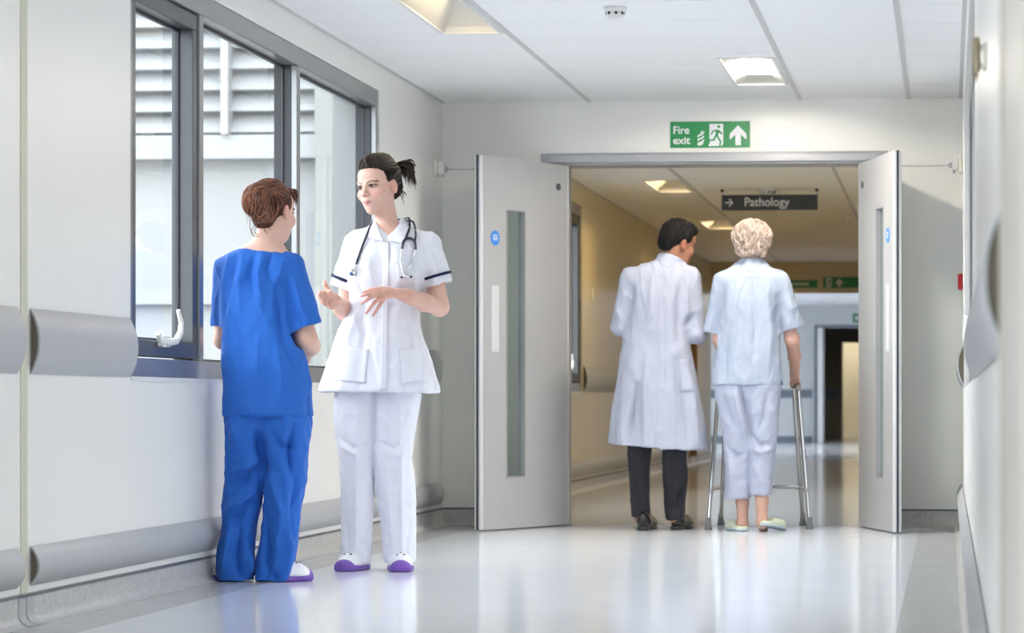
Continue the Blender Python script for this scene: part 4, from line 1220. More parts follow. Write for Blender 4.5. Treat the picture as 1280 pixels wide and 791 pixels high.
# ================================================================== nurse in white tunic
def nurse():
    p = Person(470, 11.65); P = p.P
    hc = P(473.0, 232.2, -0.03); R = rotm(-25, 6, -5)
    f = Field((-0.34, -0.42, -0.01), (0.36, 0.24, 1.86), 0.009,
              fine=[(2, 1.06, 1.24, 0.0034), (2, 1.50, 1.80, 0.0028), (0, -0.30, 0.15, 0.0036), (1, -0.40, 0.10, 0.0042)])
    tp = head(f, hc, R, 1.0)
    # neck, shoulders, trunk, legs (mostly under clothes)
    f.cone(tp((0, 0.02, -0.06)), P(486, 292, 0.02), 0.046, 0.050, 0.03)
    f.loft(p.rows([(288, 466, 506, 0.05, 0.01), (300, 446, 530, 0.07, 0.01), (330, 450, 522, 0.08, 0), (375, 452, 510, 0.075, 0), (420, 450, 512, 0.08, 0), (465, 436, 524, 0.085, 0), (480, 440, 510, 0.06, 0)]), 0.05)
    f.ell(P(485, 300, -0.012), (0.075, 0.052, 0.05), 0.03)
    for (a, b, c_) in (((450, 490), (447, 590), (445, 705)), ((497, 490), (494, 590), (500, 705))):
        f.chain([P(*a), P(*b), P(*c_)], [0.05, 0.04, 0.03], 0.03)
        f.cone(P(*c_) + np.array((0, 0, 0)), P(c_[0] - 2, 706, -0.05), 0.026, 0.02, 0.02)
    # arms
    f.chain([P(446, 305, 0.01), P(431, 388, 0.03)], [0.045, 0.040], 0.03)
    f.chain([P(431, 388, 0.03), P(427, 384, -0.06), P(419, 376, -0.17)], [0.040, 0.038, 0.027], 0.02)
    f.chain([P(536, 308, 0.02), P(549, 383, 0.04)], [0.045, 0.041], 0.03)
    f.chain([P(549, 383, 0.04), P(530, 378, -0.07), P(512, 371, -0.15), P(498, 367, -0.20)], [0.040, 0.037, 0.030, 0.0245], 0.02)
    # hand at image right: back of hand up, fingers spread and drooping
    f.cone(P(497, 367, -0.20), P(479, 369, -0.25), 0.023, 0.030, 0.015, flat=((0, -0.45, 0.9), 0.55))
    f.cone(P(482, 366, -0.25), P(476, 374, -0.25), 0.017, 0.016, 0.012)
    finger(f, [P(478, 364.5, -0.26), P(468, 365, -0.29), P(459, 367.5, -0.305), P(452, 370, -0.305)], 0.0095, 0.0068)
    finger(f, [P(476, 368, -0.265), P(466, 370, -0.295), P(458, 375, -0.305), P(452, 379, -0.30)], 0.0095, 0.0068)
    finger(f, [P(476, 372, -0.26), P(468, 378, -0.285), P(462, 385.5, -0.285), P(457.5, 391.5, -0.275)], 0.0092, 0.0066)
    finger(f, [P(479, 375.5, -0.25), P(474, 382.5, -0.27), P(470, 389, -0.265), P(466, 394.5, -0.255)], 0.0085, 0.006)
    finger(f, [P(490, 362.5, -0.225), P(478, 361, -0.24), P(466, 362, -0.26), P(455, 365, -0.27)], 0.012, 0.0078)
    # hand at image left: palm up, thumb raised, fingers curling forward
    f.cone(P(419, 375, -0.17), P(410, 370, -0.23), 0.023, 0.030, 0.015, flat=((0.75, 0.2, -0.4), 0.62))
    finger(f, [P(413, 368, -0.20), P(409.5, 361.5, -0.215), P(406.5, 355.5, -0.22), P(405.5, 351.8, -0.218)], 0.0125, 0.0082)
    finger(f, [P(406, 366, -0.245), P(400.5, 366, -0.275), P(398, 369.5, -0.30), P(399, 373, -0.31)], 0.0095, 0.0072)
    finger(f, [P(407, 370, -0.25), P(402.5, 371.5, -0.285), P(402, 376, -0.31), P(404, 378.5, -0.315)], 0.0095, 0.0072)
    finger(f, [P(410, 374, -0.25), P(406.5, 376.5, -0.28), P(407, 380.5, -0.30), P(410, 382, -0.30)], 0.0092, 0.007)
    finger(f, [P(414, 377.5, -0.235), P(412, 380.5, -0.26), P(413, 384, -0.275), P(416, 385, -0.275)], 0.0085, 0.0065)
    hc_ = hc
    def col(V):
        c = head_color(V, hc_, R, 1.0, SKIN_F, blush=0.45)
        u, v = p.proj(V)
        hand = (V[:, 2] > 1.05) & (V[:, 2] < 1.25) & (V[:, 1] < -0.18)
        w = np.where(hand, 0.35, 0.0)[:, None]
        return c * (1 - w) + w * np.array(SKIN_F) * np.array((1, 0.72, 0.68))
    body = p.make('person', f, M_skin, 1, col=col)
    tag(body, 'person in white short-sleeved tunic and trousers, dark ponytail, gesturing with both hands', 'person')
    # trousers
    t = Field((-0.30, -0.22, 0.03), (0.30, 0.22, 0.86), 0.0052)
    t.loft(p.rows([(705, 424, 465, 0.062, -0.005), (696, 426, 464, 0.064, 0), (658, 427, 465, 0.066, 0), (615, 427, 467, 0.068, 0), (572, 424, 467, 0.074, 0), (529, 419, 468, 0.085, 0), (495, 418, 478, 0.10, 0), (480, 422, 482, 0.105, 0)]), 0.015)
    t.loft(p.rows([(704, 481, 518, 0.062, -0.01), (696, 480, 519, 0.064, -0.005), (658, 477, 521, 0.066, 0), (615, 471, 520, 0.068, 0), (572, 467, 514, 0.074, 0), (529, 464, 520, 0.085, 0), (495, 462, 526, 0.10, 0), (480, 464, 526, 0.105, 0)]), 0.015)
    p.make('trousers', t, M_tunic, 1, noise=[(0.0022, 0.12, 3, (0.7, 0.7, 1.8)), (0.0012, 0.05, 4, (1, 1, 1.4))],
           folds=[(3, -0.006, [(466, 500), (467, 560)]), (4, 0.005, [(446, 505), (445, 690)]), (4, 0.005, [(500, 505), (503, 690)]), (4, -0.004, [(425, 548), (440, 560), (462, 556)]), (4, 0.004, [(425, 556), (445, 568)]),
                  (4, -0.004, [(515, 545), (492, 560), (470, 552)]), (4, 0.004, [(512, 565), (490, 572)]), (5, -0.004, [(430, 640), (436, 690)]), (5, -0.004, [(515, 640), (508, 695)]), (4, 0.003, [(485, 600), (490, 680)])])
    # tunic
    g = Field((-0.34, -0.26, 0.72), (0.37, 0.26, 1.52), 0.0048)
    g.loft(p.rows([(276, 470, 504, 0.055, 0.03), (284, 460, 514, 0.075, 0.02), (293, 445, 531, 0.085, 0.015), (303, 436, 543, 0.095, 0.01), (325, 438, 533, 0.115, 0.0), (345, 438, 531, 0.128, -0.01), (370, 437, 525, 0.118, -0.005),
                   (390, 434, 522, 0.115, 0.0), (415, 423, 526, 0.128, 0.0), (450, 411, 538, 0.145, 0), (485, 400, 547, 0.155, 0), (490.5, 399, 548, 0.156, 0)]), 0.02, pw=2.3,
           wave=lambda th, Z: 1 + 0.028 * np.clip((1.12 - Z) / 0.35, 0, 1) * np.sin(9 * th + 0.6) + 0.015 * np.clip((1.1 - Z) / 0.35, 0, 1) * np.sin(5 * th + 2))
    for s_ in (-1, 1):
        g.ell(P(486 + s_ * 21 - 6, 338, -0.085), (0.062, 0.055, 0.065), 0.05)
    sl = [(P(448, 304, 0.01), P(427, 361, 0.015), 0.058, 0.057), (P(534, 306, 0.015), P(549, 357, 0.025), 0.060, 0.062)]
    for (a, b, r0, r1) in sl: g.cone(a, b, r0, r1, 0.03)
    for (a, b, r0, r1) in sl:
        d = (b - a) / np.linalg.norm(b - a)
        q = b + d * (-0.004)
        # open cuffs
        sl_, X, Y, Z = g.sub(q - 0.10, q + 0.10)
        dd = (X - q[0]) * d[0] + (Y - q[1]) * d[1] + (Z - q[2]) * d[2]
        g.F[sl_] = np.maximum(g.F[sl_], np.where((((X - q[0]) ** 2 + (Y - q[1]) ** 2 + (Z - q[2]) ** 2) < 0.0085), dd, -1))
        g.cone(b - d * 0.05, b + d * 0.05, r1 - 0.012, r1 - 0.006, 0.004, 'cut')
    g.loft([(0.70, 0, 0, 0.20, 0.12), (0.74, 0, 0, 0.21, 0.125), (0.81, 0, 0, 0.20, 0.12)], 0.01, 'cut')
    # stand of the collar, then the neckline
    g.cone(P(487, 290, 0.02), P(490, 267, 0.038), 0.078, 0.064, 0.02); g.plane_cut(P(488, 266.5), (0.0, -0.4, 1))
    g.cone(P(486, 250, 0.02), P(487, 292, 0.02), 0.054, 0.050, 0.006, 'cut')
    g.cone(P(481, 262, 0.0), P(486, 282, -0.02), 0.06, 0.047, 0.012, 'cut')
    g.cone(P(486, 262, -0.05), P(484, 299, -0.09), 0.064, 0.008, 0.008, 'cut')
    p.make('tunic', g, M_tunic, 1, keep_bvh=True, noise=[(0.0022, 0.11, 11, (0.8, 0.8, 1.6)), (0.0013, 0.045, 12, (1, 1, 1.3))],
           folds=[(5, -0.006, [(440, 345), (455, 375), (452, 410)]), (5, 0.006, [(446, 390), (432, 440), (426, 485)]), (5, 0.005, [(520, 395), (528, 440), (530, 486)]), (4, -0.005, [(510, 385), (516, 430), (515, 486)]),
                  (4, -0.004, [(458, 400), (452, 450), (450, 488)]), (5, 0.005, [(530, 330), (512, 345), (500, 348)]), (4, -0.005, [(531, 342), (515, 356), (500, 358)]), (4, -0.004, [(444, 330), (456, 346)]), (4, 0.004, [(505, 300), (520, 318)]),
                  (3, -0.003, [(540, 310), (552, 340)]), (4, 0.004, [(433, 315), (424, 345)]), (5, -0.004, [(470, 376), (490, 384), (505, 380)])])
    T_ = ['tunic']
    tun = [o for o in p.root.children if o.name.startswith('tunic')][0]
    p.patch('placket', T_, [(479, 300), (487, 300), (484, 489), (474, 489)], 0.0035, M_tunic, tun, 4, 34, 0.003)
    p.patch('breast_pocket', T_, [(494, 330), (518, 328), (519, 358), (497, 360)], 0.003, M_tunic, tun, 8, 10, 0.002)
    p.patch('hip_pocket', T_, [(424, 432), (462, 436), (458, 480), (416, 476)], 0.003, M_tunic, tun, 8, 12, 0.002)
    p.patch('hip_pocket', T_, [(498, 436), (533, 432), (540, 476), (502, 480)], 0.003, M_tunic, tun, 8, 12, 0.002)
    # revere collar flaps
    p.patch('collar', T_, [(466, 268), (470, 279), (481, 303), (457, 298)], 0.007, M_tunic, tun, 8, 10, 0.004)
    p.patch('collar', T_, [(506, 264), (514, 279), (504, 305), (486, 302)], 0.007, M_tunic, tun, 8, 10, 0.004)
    for (a, b, r0, r1) in sl:           # navy piping round the sleeves
        d = (b - a) / np.linalg.norm(b - a); c0 = b - d * 0.043
        e1 = np.cross(d, (0, 1, 0)); e1 /= np.linalg.norm(e1); e2 = np.cross(d, e1)
        rr = r1 + 0.0065; mb = MB(); n = 32
        for (o_, r_) in ((-0.006, rr), (0.006, rr), (0.006, rr - 0.012), (-0.006, rr - 0.012)):
            for k in range(n):
                an = 2 * math.pi * k / n
                mb.v.append(tuple(c0 + d * o_ + (e1 * math.cos(an) + e2 * math.sin(an)) * r_))
        for j in range(4):
            for k in range(n):
                mb.f.append((j * n + k, j * n + (k + 1) % n, ((j + 1) % 4) * n + (k + 1) % n, ((j + 1) % 4) * n + k))
        mb.build('sleeve_piping', M_navy, tun, smooth=True)
    # hair
    h = Field(hc - 0.17, hc + 0.17, 0.0042)
    E = lambda q, r, k=0.02, op='add': h.ell(tp(q), r, k, op, R)
    E((0, 0.024, 0.040), (0.080, 0.095, 0.085), 0.02)
    E((0, -0.03, 0.085), (0.055, 0.05, 0.035), 0.03)
    E((0, 0.02, 0.108), (0.048, 0.055, 0.026), 0.03)
    E((0, 0.085, -0.02), (0.055, 0.03, 0.045), 0.03)
    E((0, -0.085, -0.030), (0.063, 0.058, 0.096), 0.012, 'cut')
    for s_ in (-1, 1):
        E((s_ * 0.085, -0.02, -0.055), (0.035, 0.06, 0.055), 0.01, 'cut')
        E((s_ * 0.082, 0.012, -0.012), (0.022, 0.022, 0.034), 0.006, 'cut')
    E((0, 0.05, -0.115), (0.1, 0.09, 0.045), 0.01, 'cut')
    hair = p.make('hair', h, HK[0], 1, keep_bvh=True, noise=[(0.0008, 0.02, 21, (1, 1, 1))])
    rg = random.Random(5); mb = MB(); mb.base = HK[2]
    root = np.array((0.0, 0.118, 0.072))
    sc_ = Scalp(p.surf['hair'], tp((0, 0.02, 0.03)))
    for k in range(420):
        ph = rg.uniform(-1.9, 1.9); t0 = rg.random()
        a = np.array((0.08 * math.sin(ph), -0.075 * math.cos(ph) + 0.01, 0.050 + 0.012 * math.cos(ph) + 0.06 * t0 * rg.random()))
        if abs(ph) > 1.2: a[2] = 0.03 - 0.05 * t0
        e = root + np.array((rg.gauss(0, 0.012), 0, rg.gauss(0, 0.012)))
        sc_.flow(mb, tp(a), tp(e), rg.uniform(0.0018, 0.0042), rg, 9, (0.0003, 0.004), 0.7, rg.gauss(0, 0.006))
    for k in range(60):                     # nape swept up
        a = np.array((rg.uniform(-0.06, 0.06), 0.075, -0.05 + 0.03 * rg.random())); e = root + np.array((rg.gauss(0, 0.01), 0, rg.gauss(0, 0.01)))
        sc_.flow(mb, tp(a), tp(e), rg.uniform(0.0018, 0.004), rg, 9, (0.0003, 0.003), 0.7)
    pr = tp(root)
    for k in range(70):                         # ponytail
        e = P(rg.uniform(503, 521), rg.uniform(206, 238), rg.uniform(0.02, 0.14))
        m1 = pr * 0.55 + e * 0.45; m1[2] = max(pr[2], e[2]) + rg.uniform(0.0, 0.028)
        m1 += np.array((rg.gauss(0.015, 0.010), rg.gauss(0, 0.012), 0))
        lock(mb, [pr * 0.97 + tp((0, 0.1, 0.06)) * 0.03 + np.array((rg.gauss(0, 0.007), rg.gauss(0, 0.007), rg.gauss(0, 0.007))), m1, e], rg.uniform(0.003, 0.0065), 10, 5, 0.08)
    for k in range(10):                         # loose wisps at the nape
        a = tp((rg.uniform(0.03, 0.06), 0.07, -0.03)); e = P(rg.uniform(498, 510), rg.uniform(240, 256), 0.05)
        lock(mb, [a, (a + e) / 2 + np.array((0.006, 0, 0.004)), e], 0.0018, 8, 4, 0.2)
    mb.build('hair_locks', HK[1], hair, smooth=True)
    # clogs
    clog(p, None, P(455, 712, 0.10) * np.array((1, 1, 0)), P(428, 712, -0.13) * np.array((1, 1, 0)), 0.105, 0.085)
    clog(p, None, P(500, 712, 0.12) * np.array((1, 1, 0)), P(501, 712, -0.15) * np.array((1, 1, 0)), 0.105, 0.085)
    # stethoscope round the neck
    st = thing('stethoscope', p.base + Vector(P(484, 300, -0.1)), 'dark navy stethoscope with metal ear tubes hanging round a neck', 'stethoscope')
    off = np.array(P(484, 300, -0.1))
    def ln(name, pts, r, m, o_=0.011, n=9, pre=(), post=()):
        q = [np.array(x) for x in pre] + [np.array(x) for x in p.drape_line(T_, pts, o_, n)] + [np.array(x) for x in post]
        q = [np.array(x) - off for x in bez(q, 64)]
        return MB().tube(q, r, 8).build(name, m, st, smooth=True)
    nb = P(489, 276, 0.085)
    ln('tubing', [(462, 284), (457, 297), (450, 315), (445, 330)], 0.0052, M_tubing, pre=[nb, P(474, 275, 0.06), P(466, 277, 0.0)])
    ln('tubing', [(513, 278), (511, 288), (507, 298)], 0.0052, M_tubing, pre=[nb, P(503, 274, 0.06), P(511, 273, 0.01)])
    ln('tubing', [(519, 284), (520, 294), (518.5, 302)], 0.0045, M_tubing, pre=[P(508, 276, 0.05), P(516, 277, 0.0)])
    ln('yoke', [(502.5, 311), (504, 302), (509, 297), (515, 298), (519, 304), (519.5, 312)], 0.0055, M_tubing)
    ln('ear_tube', [(502.5, 311), (500.5, 325), (502.5, 340), (508, 346), (513, 346)], 0.0026, M_steel)
    ln('ear_tube', [(519.5, 312), (515.5, 326), (509, 340), (503, 346)], 0.0026, M_steel)
    for (u, v) in ((513.5, 346), (502, 346.5)):
        q = p.hit(T_, u, v, 0.012)
        MB().lathe([(0.001, -0.006), (0.005, -0.003), (0.006, 0.002), (0.003, 0.006)], Vector(q) - Vector(off), 'x', 10).build('ear_tip', M_dark, st, smooth=True)
    ln('chest_stem', [(445, 330), (441.5, 338)], 0.0035, M_steel)
    q = Vector(p.hit(T_, 440.5, 340, 0.012)) - Vector(off)
    MB().lathe([(0.012, -0.006), (0.017, -0.004), (0.017, 0.002), (0.008, 0.008)], q, 'y', 18).build('chest_piece', M_steel, st, smooth=True)
nurse()

# ================================================================== person in blue scrubs, seen from behind
def scrubs():
    p = Person(325, 10.87); P = p.P; p.gain = 4.2
    hc = P(342, 264, -0.01); R = rotm(160, 6, 3)
    f = Field((-0.27, -0.30, -0.01), (0.30, 0.40, 1.68), 0.009,
              fine=[(2, 0.92, 1.08, 0.004), (2, 1.30, 1.62, 0.0032), (0, -0.12, 0.26, 0.004), (1, -0.12, 0.40, 0.0045)])
    tp = head(f, hc, R, 0.97)
    f.cone(tp((0, 0.02, -0.06)), P(326, 322, 0.0), 0.043, 0.050, 0.03)
    f.cone(P(326, 316, 0.0), P(302, 325, 0.0), 0.040, 0.045, 0.05); f.cone(P(326, 316, 0.0), P(350, 325, 0.0), 0.040, 0.045, 0.05)
    f.loft(p.rows([(314, 304, 346, 0.05, 0), (330, 292, 356, 0.06, 0), (360, 292, 354, 0.07, 0), (400, 296, 352, 0.07, 0), (440, 296, 362, 0.07, 0), (490, 296, 370, 0.08, 0), (525, 296, 372, 0.08, 0)]), 0.05)
    for (a, b, c_) in (((310, 520), (305, 620), (295, 715)), ((356, 520), (352, 620), (346, 715))):
        f.chain([P(*a), P(*b), P(*c_)], [0.045, 0.038, 0.03], 0.03)
        f.cone(P(*c_), P(c_[0] + 2, 720, 0.04), 0.026, 0.02, 0.02)
    # right arm, bent with the hand in front of the body; left arm likewise
    f.chain([P(364, 338, 0.0), P(383, 424, 0.03)], [0.048, 0.043], 0.03)
    f.chain([P(383, 424, 0.03), P(388, 432, 0.10), P(386, 440, 0.20)], [0.042, 0.038, 0.027], 0.02)
    f.cone(P(386, 440, 0.20), P(384, 445, 0.26), 0.024, 0.031, 0.015, flat=((0.9, 0.1, 0.2), 0.55))
    for (a, dz) in ((0, 0), (1, 3.2), (2, 6.2), (3, 9)):
        finger(f, [P(386.5, 441 + dz, 0.27), P(384, 444 + dz, 0.305), P(377, 446 + dz, 0.315), P(371, 446 + dz, 0.30)], 0.0092, 0.0068)
    finger(f, [P(385, 438, 0.23), P(382, 436, 0.27), P(376, 437, 0.295), P(371, 439, 0.30)], 0.0115, 0.008)
    f.chain([P(284, 338, 0.0), P(280, 424, 0.03)], [0.046, 0.040], 0.03)
    f.chain([P(280, 424, 0.03), P(296, 430, 0.14), P(322, 440, 0.25)], [0.040, 0.036, 0.026], 0.02)
    f.cone(P(322, 440, 0.25), P(344, 446, 0.29), 0.024, 0.030, 0.015, flat=((0, 1, 0), 0.55))
    for dz in (0, 3.2, 6.2, 9):
        finger(f, [P(344, 441 + dz, 0.295), P(356, 442 + dz, 0.305), P(365, 446 + dz, 0.29)], 0.0092, 0.007)
    finger(f, [P(330, 438, 0.26), P(342, 434, 0.27), P(352, 435, 0.28)], 0.0115, 0.008)
    body = p.make('person', f, M_skin, 1, col=lambda V: head_color(V, hc, R, 0.97, SKIN_F, blush=0.3))
    tag(body, 'person in blue scrubs with tied-up auburn hair, back turned, standing by the window', 'person')
    # trousers
    t = Field((-0.28, -0.22, 0.0), (0.28, 0.22, 0.80), 0.0052)
    t.loft(p.rows([(731, 273, 316, 0.075, 0.0), (716, 271, 317, 0.073, 0), (690, 273, 318, 0.072, 0), (668, 277, 319, 0.072, 0), (640, 278, 324, 0.074, 0), (620, 279, 328, 0.077, 0), (590, 282, 332, 0.085, 0), (560, 283, 338, 0.10, 0), (530, 283, 345, 0.112, 0), (505, 284, 350, 0.115, 0)]), 0.014, pw=2.3)
    t.loft(p.rows([(732, 320, 364, 0.075, 0.0), (716, 319, 366, 0.073, 0), (690, 322, 369, 0.072, 0), (668, 326, 372, 0.072, 0), (640, 329, 376, 0.074, 0), (620, 331, 379, 0.077, 0), (590, 328, 383, 0.087, 0), (560, 326, 386, 0.10, 0), (530, 322, 388, 0.112, 0), (505, 322, 388, 0.115, 0)]), 0.014, pw=2.3)
    p.make('trousers', t, M_scrub, 1, noise=[(0.003, 0.13, 31, (0.8, 0.8, 1.7)), (0.0016, 0.05, 32, (1, 1, 1.2))],
           folds=[(4, -0.010, [(322, 540), (326, 565), (330, 600)]), (6, 0.009, [(326, 570), (305, 585), (290, 590)]), (5, -0.008, [(324, 585), (306, 600), (288, 606)]), (6, 0.008, [(318, 612), (300, 628), (284, 640)]), (5, -0.007, [(314, 630), (298, 648), (284, 655)]),
                  (5, -0.008, [(368, 530), (360, 570), (366, 600)]), (6, 0.008, [(340, 600), (352, 640), (345, 680)]), (5, -0.007, [(372, 600), (362, 640), (368, 690)]), (6, 0.008, [(358, 600), (362, 680), (355, 722)]), (5, -0.008, [(330, 640), (336, 690), (332, 724)]),
                  (5, -0.008, [(300, 660), (296, 700), (303, 726)]), (6, 0.008, [(288, 655), (283, 700), (280, 724)]), (5, -0.006, [(342, 545), (350, 560), (372, 560)]), (6, 0.006, [(292, 530), (296, 555)]), (5, 0.007, [(310, 690), (312, 722)]), (4, -0.006, [(340, 716), (350, 726)])])
    # top
    p.gain = 2.6
    g = Field((-0.30, -0.25, 0.62), (0.33, 0.25, 1.40), 0.0048)
    g.loft(p.rows([(309, 302, 343, 0.055, 0), (314, 292, 354, 0.072, 0), (321, 281, 364, 0.085, 0), (333, 275, 370, 0.10, 0), (355, 275, 365, 0.115, 0), (385, 276, 366, 0.118, 0), (415, 277, 371, 0.118, 0), (445, 279, 381, 0.12, 0), (480, 280, 388, 0.125, 0), (515, 280, 390, 0.13, 0), (521.5, 280, 390, 0.13, 0)]), 0.02, pw=2.35,
           wave=lambda th, Z: 1 + 0.016 * np.clip((1.05 - Z) / 0.35, 0, 1) * np.sin(7 * th + 1.0))
    sl = [(P(362, 333, 0.0), P(385, 409, 0.01), 0.060, 0.061), (P(282, 336, 0.0), P(277, 408, 0.02), 0.052, 0.042)]
    for (a, b, r0, r1) in sl: g.cone(a, b, r0, r1, 0.022)
    for (a, b, r0, r1) in sl:
        d = (b - a) / np.linalg.norm(b - a); q = b
        d2 = d + np.array((0.10, 0, 0)) if b[0] > 0 else d; d2 = d2 / np.linalg.norm(d2)
        sl_, X, Y, Z = g.sub(q - 0.10, q + 0.10)
        dd = (X - q[0]) * d2[0] + (Y - q[1]) * d2[1] + (Z - q[2]) * d2[2]
        near = (((X - q[0]) ** 2 + (Y - q[1]) ** 2 + (Z - q[2]) ** 2) < 0.0085) & (X > 0.115 if b[0] > 0 else X < -0.14)
        g.F[sl_] = np.maximum(g.F[sl_], np.where(near, dd, -1))
        g.cone(b - d * 0.04, b + d * 0.05, r1 - 0.012, r1 - 0.006, 0.004, 'cut')
    g.loft([(0.60, 0.03, 0, 0.14, 0.10), (0.66, 0.03, 0, 0.15, 0.105), (0.71, 0.03, 0, 0.145, 0.10)], 0.01, 'cut')
    g.cone(P(326, 285, 0.0), P(325, 303, 0.012), 0.066, 0.060, 0.01, 'cut')
    p.make('scrub_top', g, M_scrub, 1, keep_bvh=True, noise=[(0.0024, 0.12, 41, (0.9, 0.9, 1.5)), (0.0012, 0.05, 42, (1, 1, 1.2))],
           folds=[(5, -0.009, [(347, 345), (344, 365), (350, 400), (356, 425)]), (5, 0.007, [(352, 330), (346, 350), (340, 385)]), (5, -0.007, [(318, 318), (313, 345), (318, 370)]), (5, 0.006, [(326, 318), (322, 345), (328, 385)]), (5, -0.006, [(296, 322), (288, 345), (284, 380)]),
                  (5, 0.006, [(304, 318), (299, 350), (300, 390)]), (4, -0.006, [(340, 318), (334, 335), (338, 352)]), (4, 0.005, [(366, 345), (376, 385), (388, 405)]), (4, -0.005, [(360, 352), (368, 390), (378, 412)]), (5, -0.005, [(352, 420), (366, 450), (372, 490)]),
                  (5, 0.005, [(345, 425), (352, 470), (350, 512)]), (5, -0.005, [(290, 400), (300, 430), (298, 480)]), (5, 0.004, [(322, 420), (322, 500)]), (3, -0.004, [(277, 345), (281, 380), (279, 400)])])
    top = [o for o in p.root.children if o.name.startswith('scrub_top')][0]
    MB().tube(p.drape_line(['scrub_top'], [(281, 517.5), (335, 518.5), (388, 517.5)], 0.0005, 30), 0.0012, 5).build('hem_stitching', M_scrub, top)
    q = p.drape_line(['scrub_top'], [(350, 317), (362, 324), (368, 335)], 0.001, 12)
    MB().tube(q, 0.0014, 5).build('shoulder_seam', M_scrub, top)
    p.patch('side_slit', ['scrub_top'], [(385.5, 494), (388.0, 494), (389.0, 520), (386.5, 520)], 0.002, M_scrub, top, 3, 8, 0.003)
    # hair: swept up into a messy bun at the back of the head
    h = Field(hc - 0.18, hc + 0.18, 0.0042); sc = 0.97
    E = lambda q, r, k=0.02, op='add': h.ell(tp(q), [x * sc for x in r], k, op, R)
    E((0, 0.022, 0.038), (0.082, 0.099, 0.089), 0.02)
    E((0, 0.072, -0.035), (0.054, 0.035, 0.055), 0.03)
    E((0, -0.085, -0.035), (0.066, 0.062, 0.088), 0.012, 'cut')
    for s_ in (-1, 1):
        E((s_ * 0.085, -0.03, -0.055), (0.035, 0.055, 0.060), 0.01, 'cut')
        E((s_ * 0.082, 0.010, -0.016), (0.022, 0.024, 0.036), 0.006, 'cut')
    E((0, 0.06, -0.128), (0.1, 0.09, 0.045), 0.01, 'cut')
    h.ell(P(321, 250, -0.10), (0.052, 0.045, 0.062), 0.02)
    hair = p.make('hair', h, HR[0], 1, keep_bvh=True, noise=[(0.0010, 0.02, 51, (1, 1, 1))])
    rg = random.Random(9); mb = MB(); mb.base = HR[2]; rootp = P(321, 240, -0.115)
    cw = tp((0, 0.022, 0.035))
    sc_ = Scalp(p.surf['hair'], cw)
    for k in range(700):
        th = rg.uniform(0.0, 2 * math.pi); el = rg.uniform(-0.9, 1.3)
        d = np.array((math.cos(th) * math.cos(el), math.sin(th) * math.cos(el), math.sin(el)))
        if d[1] < -0.35 and d[2] < 0.45: continue
        if d[2] < -0.2 and d[1] < 0.45: continue
        if d[2] < 0.0 and d[1] < 0.15: continue
        a = tp(np.array((0, 0.022, 0.038)) + d * 0.09); e = rootp + np.array((rg.gauss(0, 0.022), 0, rg.gauss(0, 0.022)))
        sc_.flow(mb, a, e, rg.uniform(0.002, 0.0046), rg, 9, (0.0005, 0.006), 0.6, rg.gauss(0, 0.012))
    cb = P(323, 252, -0.05)
    sb = Scalp(p.surf['hair'], cb)
    for k in range(170):                     # bun: overlapping loops falling from the knot
        a = P(rg.uniform(308, 342), rg.uniform(226, 246), -0.13); e = P(rg.uniform(303, 345), rg.uniform(262, 287), -0.12)
        sb.flow(mb, a, e, rg.uniform(0.002, 0.005), rg, 9, (0.001, 0.016), 0.3, rg.gauss(0, 0.022))
    for k in range(14):
        a = P(rg.uniform(310, 330), rg.uniform(230, 242), -0.11); b = P(rg.uniform(305, 312), rg.uniform(240, 256), -0.11); e = P(rg.uniform(308, 322), rg.uniform(266, 286), -0.11)
        lock(mb, [a, b, e], rg.uniform(0.0014, 0.0028), 10, 5, 0.2)
    for pts in ([(318, 280), (314, 290), (318, 295), (325, 296)], [(312, 276), (313, 287), (317, 292)], [(322, 280), (318, 288), (321, 293), (327, 293)], [(330, 283), (331, 289), (334, 291)]):
        lock(mb, [P(u, v, -0.10) for (u, v) in pts], 0.0016, 12, 4, 0.3)
    for k in range(44):                      # fringe sweeping past the temple
        a = tp((rg.uniform(-0.06, -0.02), -0.04 + rg.gauss(0, 0.01), 0.10)); e = P(rg.uniform(358, 371.5), rg.uniform(248, 259), rg.uniform(0.04, 0.08))
        lock(mb, [a, a * 0.4 + e * 0.6 + np.array((0.012, 0.0, 0.016)), e], rg.uniform(0.0016, 0.0034), 9, 5, 0.2)
    mb.build('hair_locks', HR[1], hair, smooth=True)
    z = np.array((1, 1, 0))
    clog(p, None, P(300, 720, 0.01) * z, P(268.5, 720, 0.07) * z, 0.10, 0.08)
    clog(p, None, P(347, 720, -0.03) * z, P(387, 720, 0.06) * z, 0.10, 0.078)
scrubs()

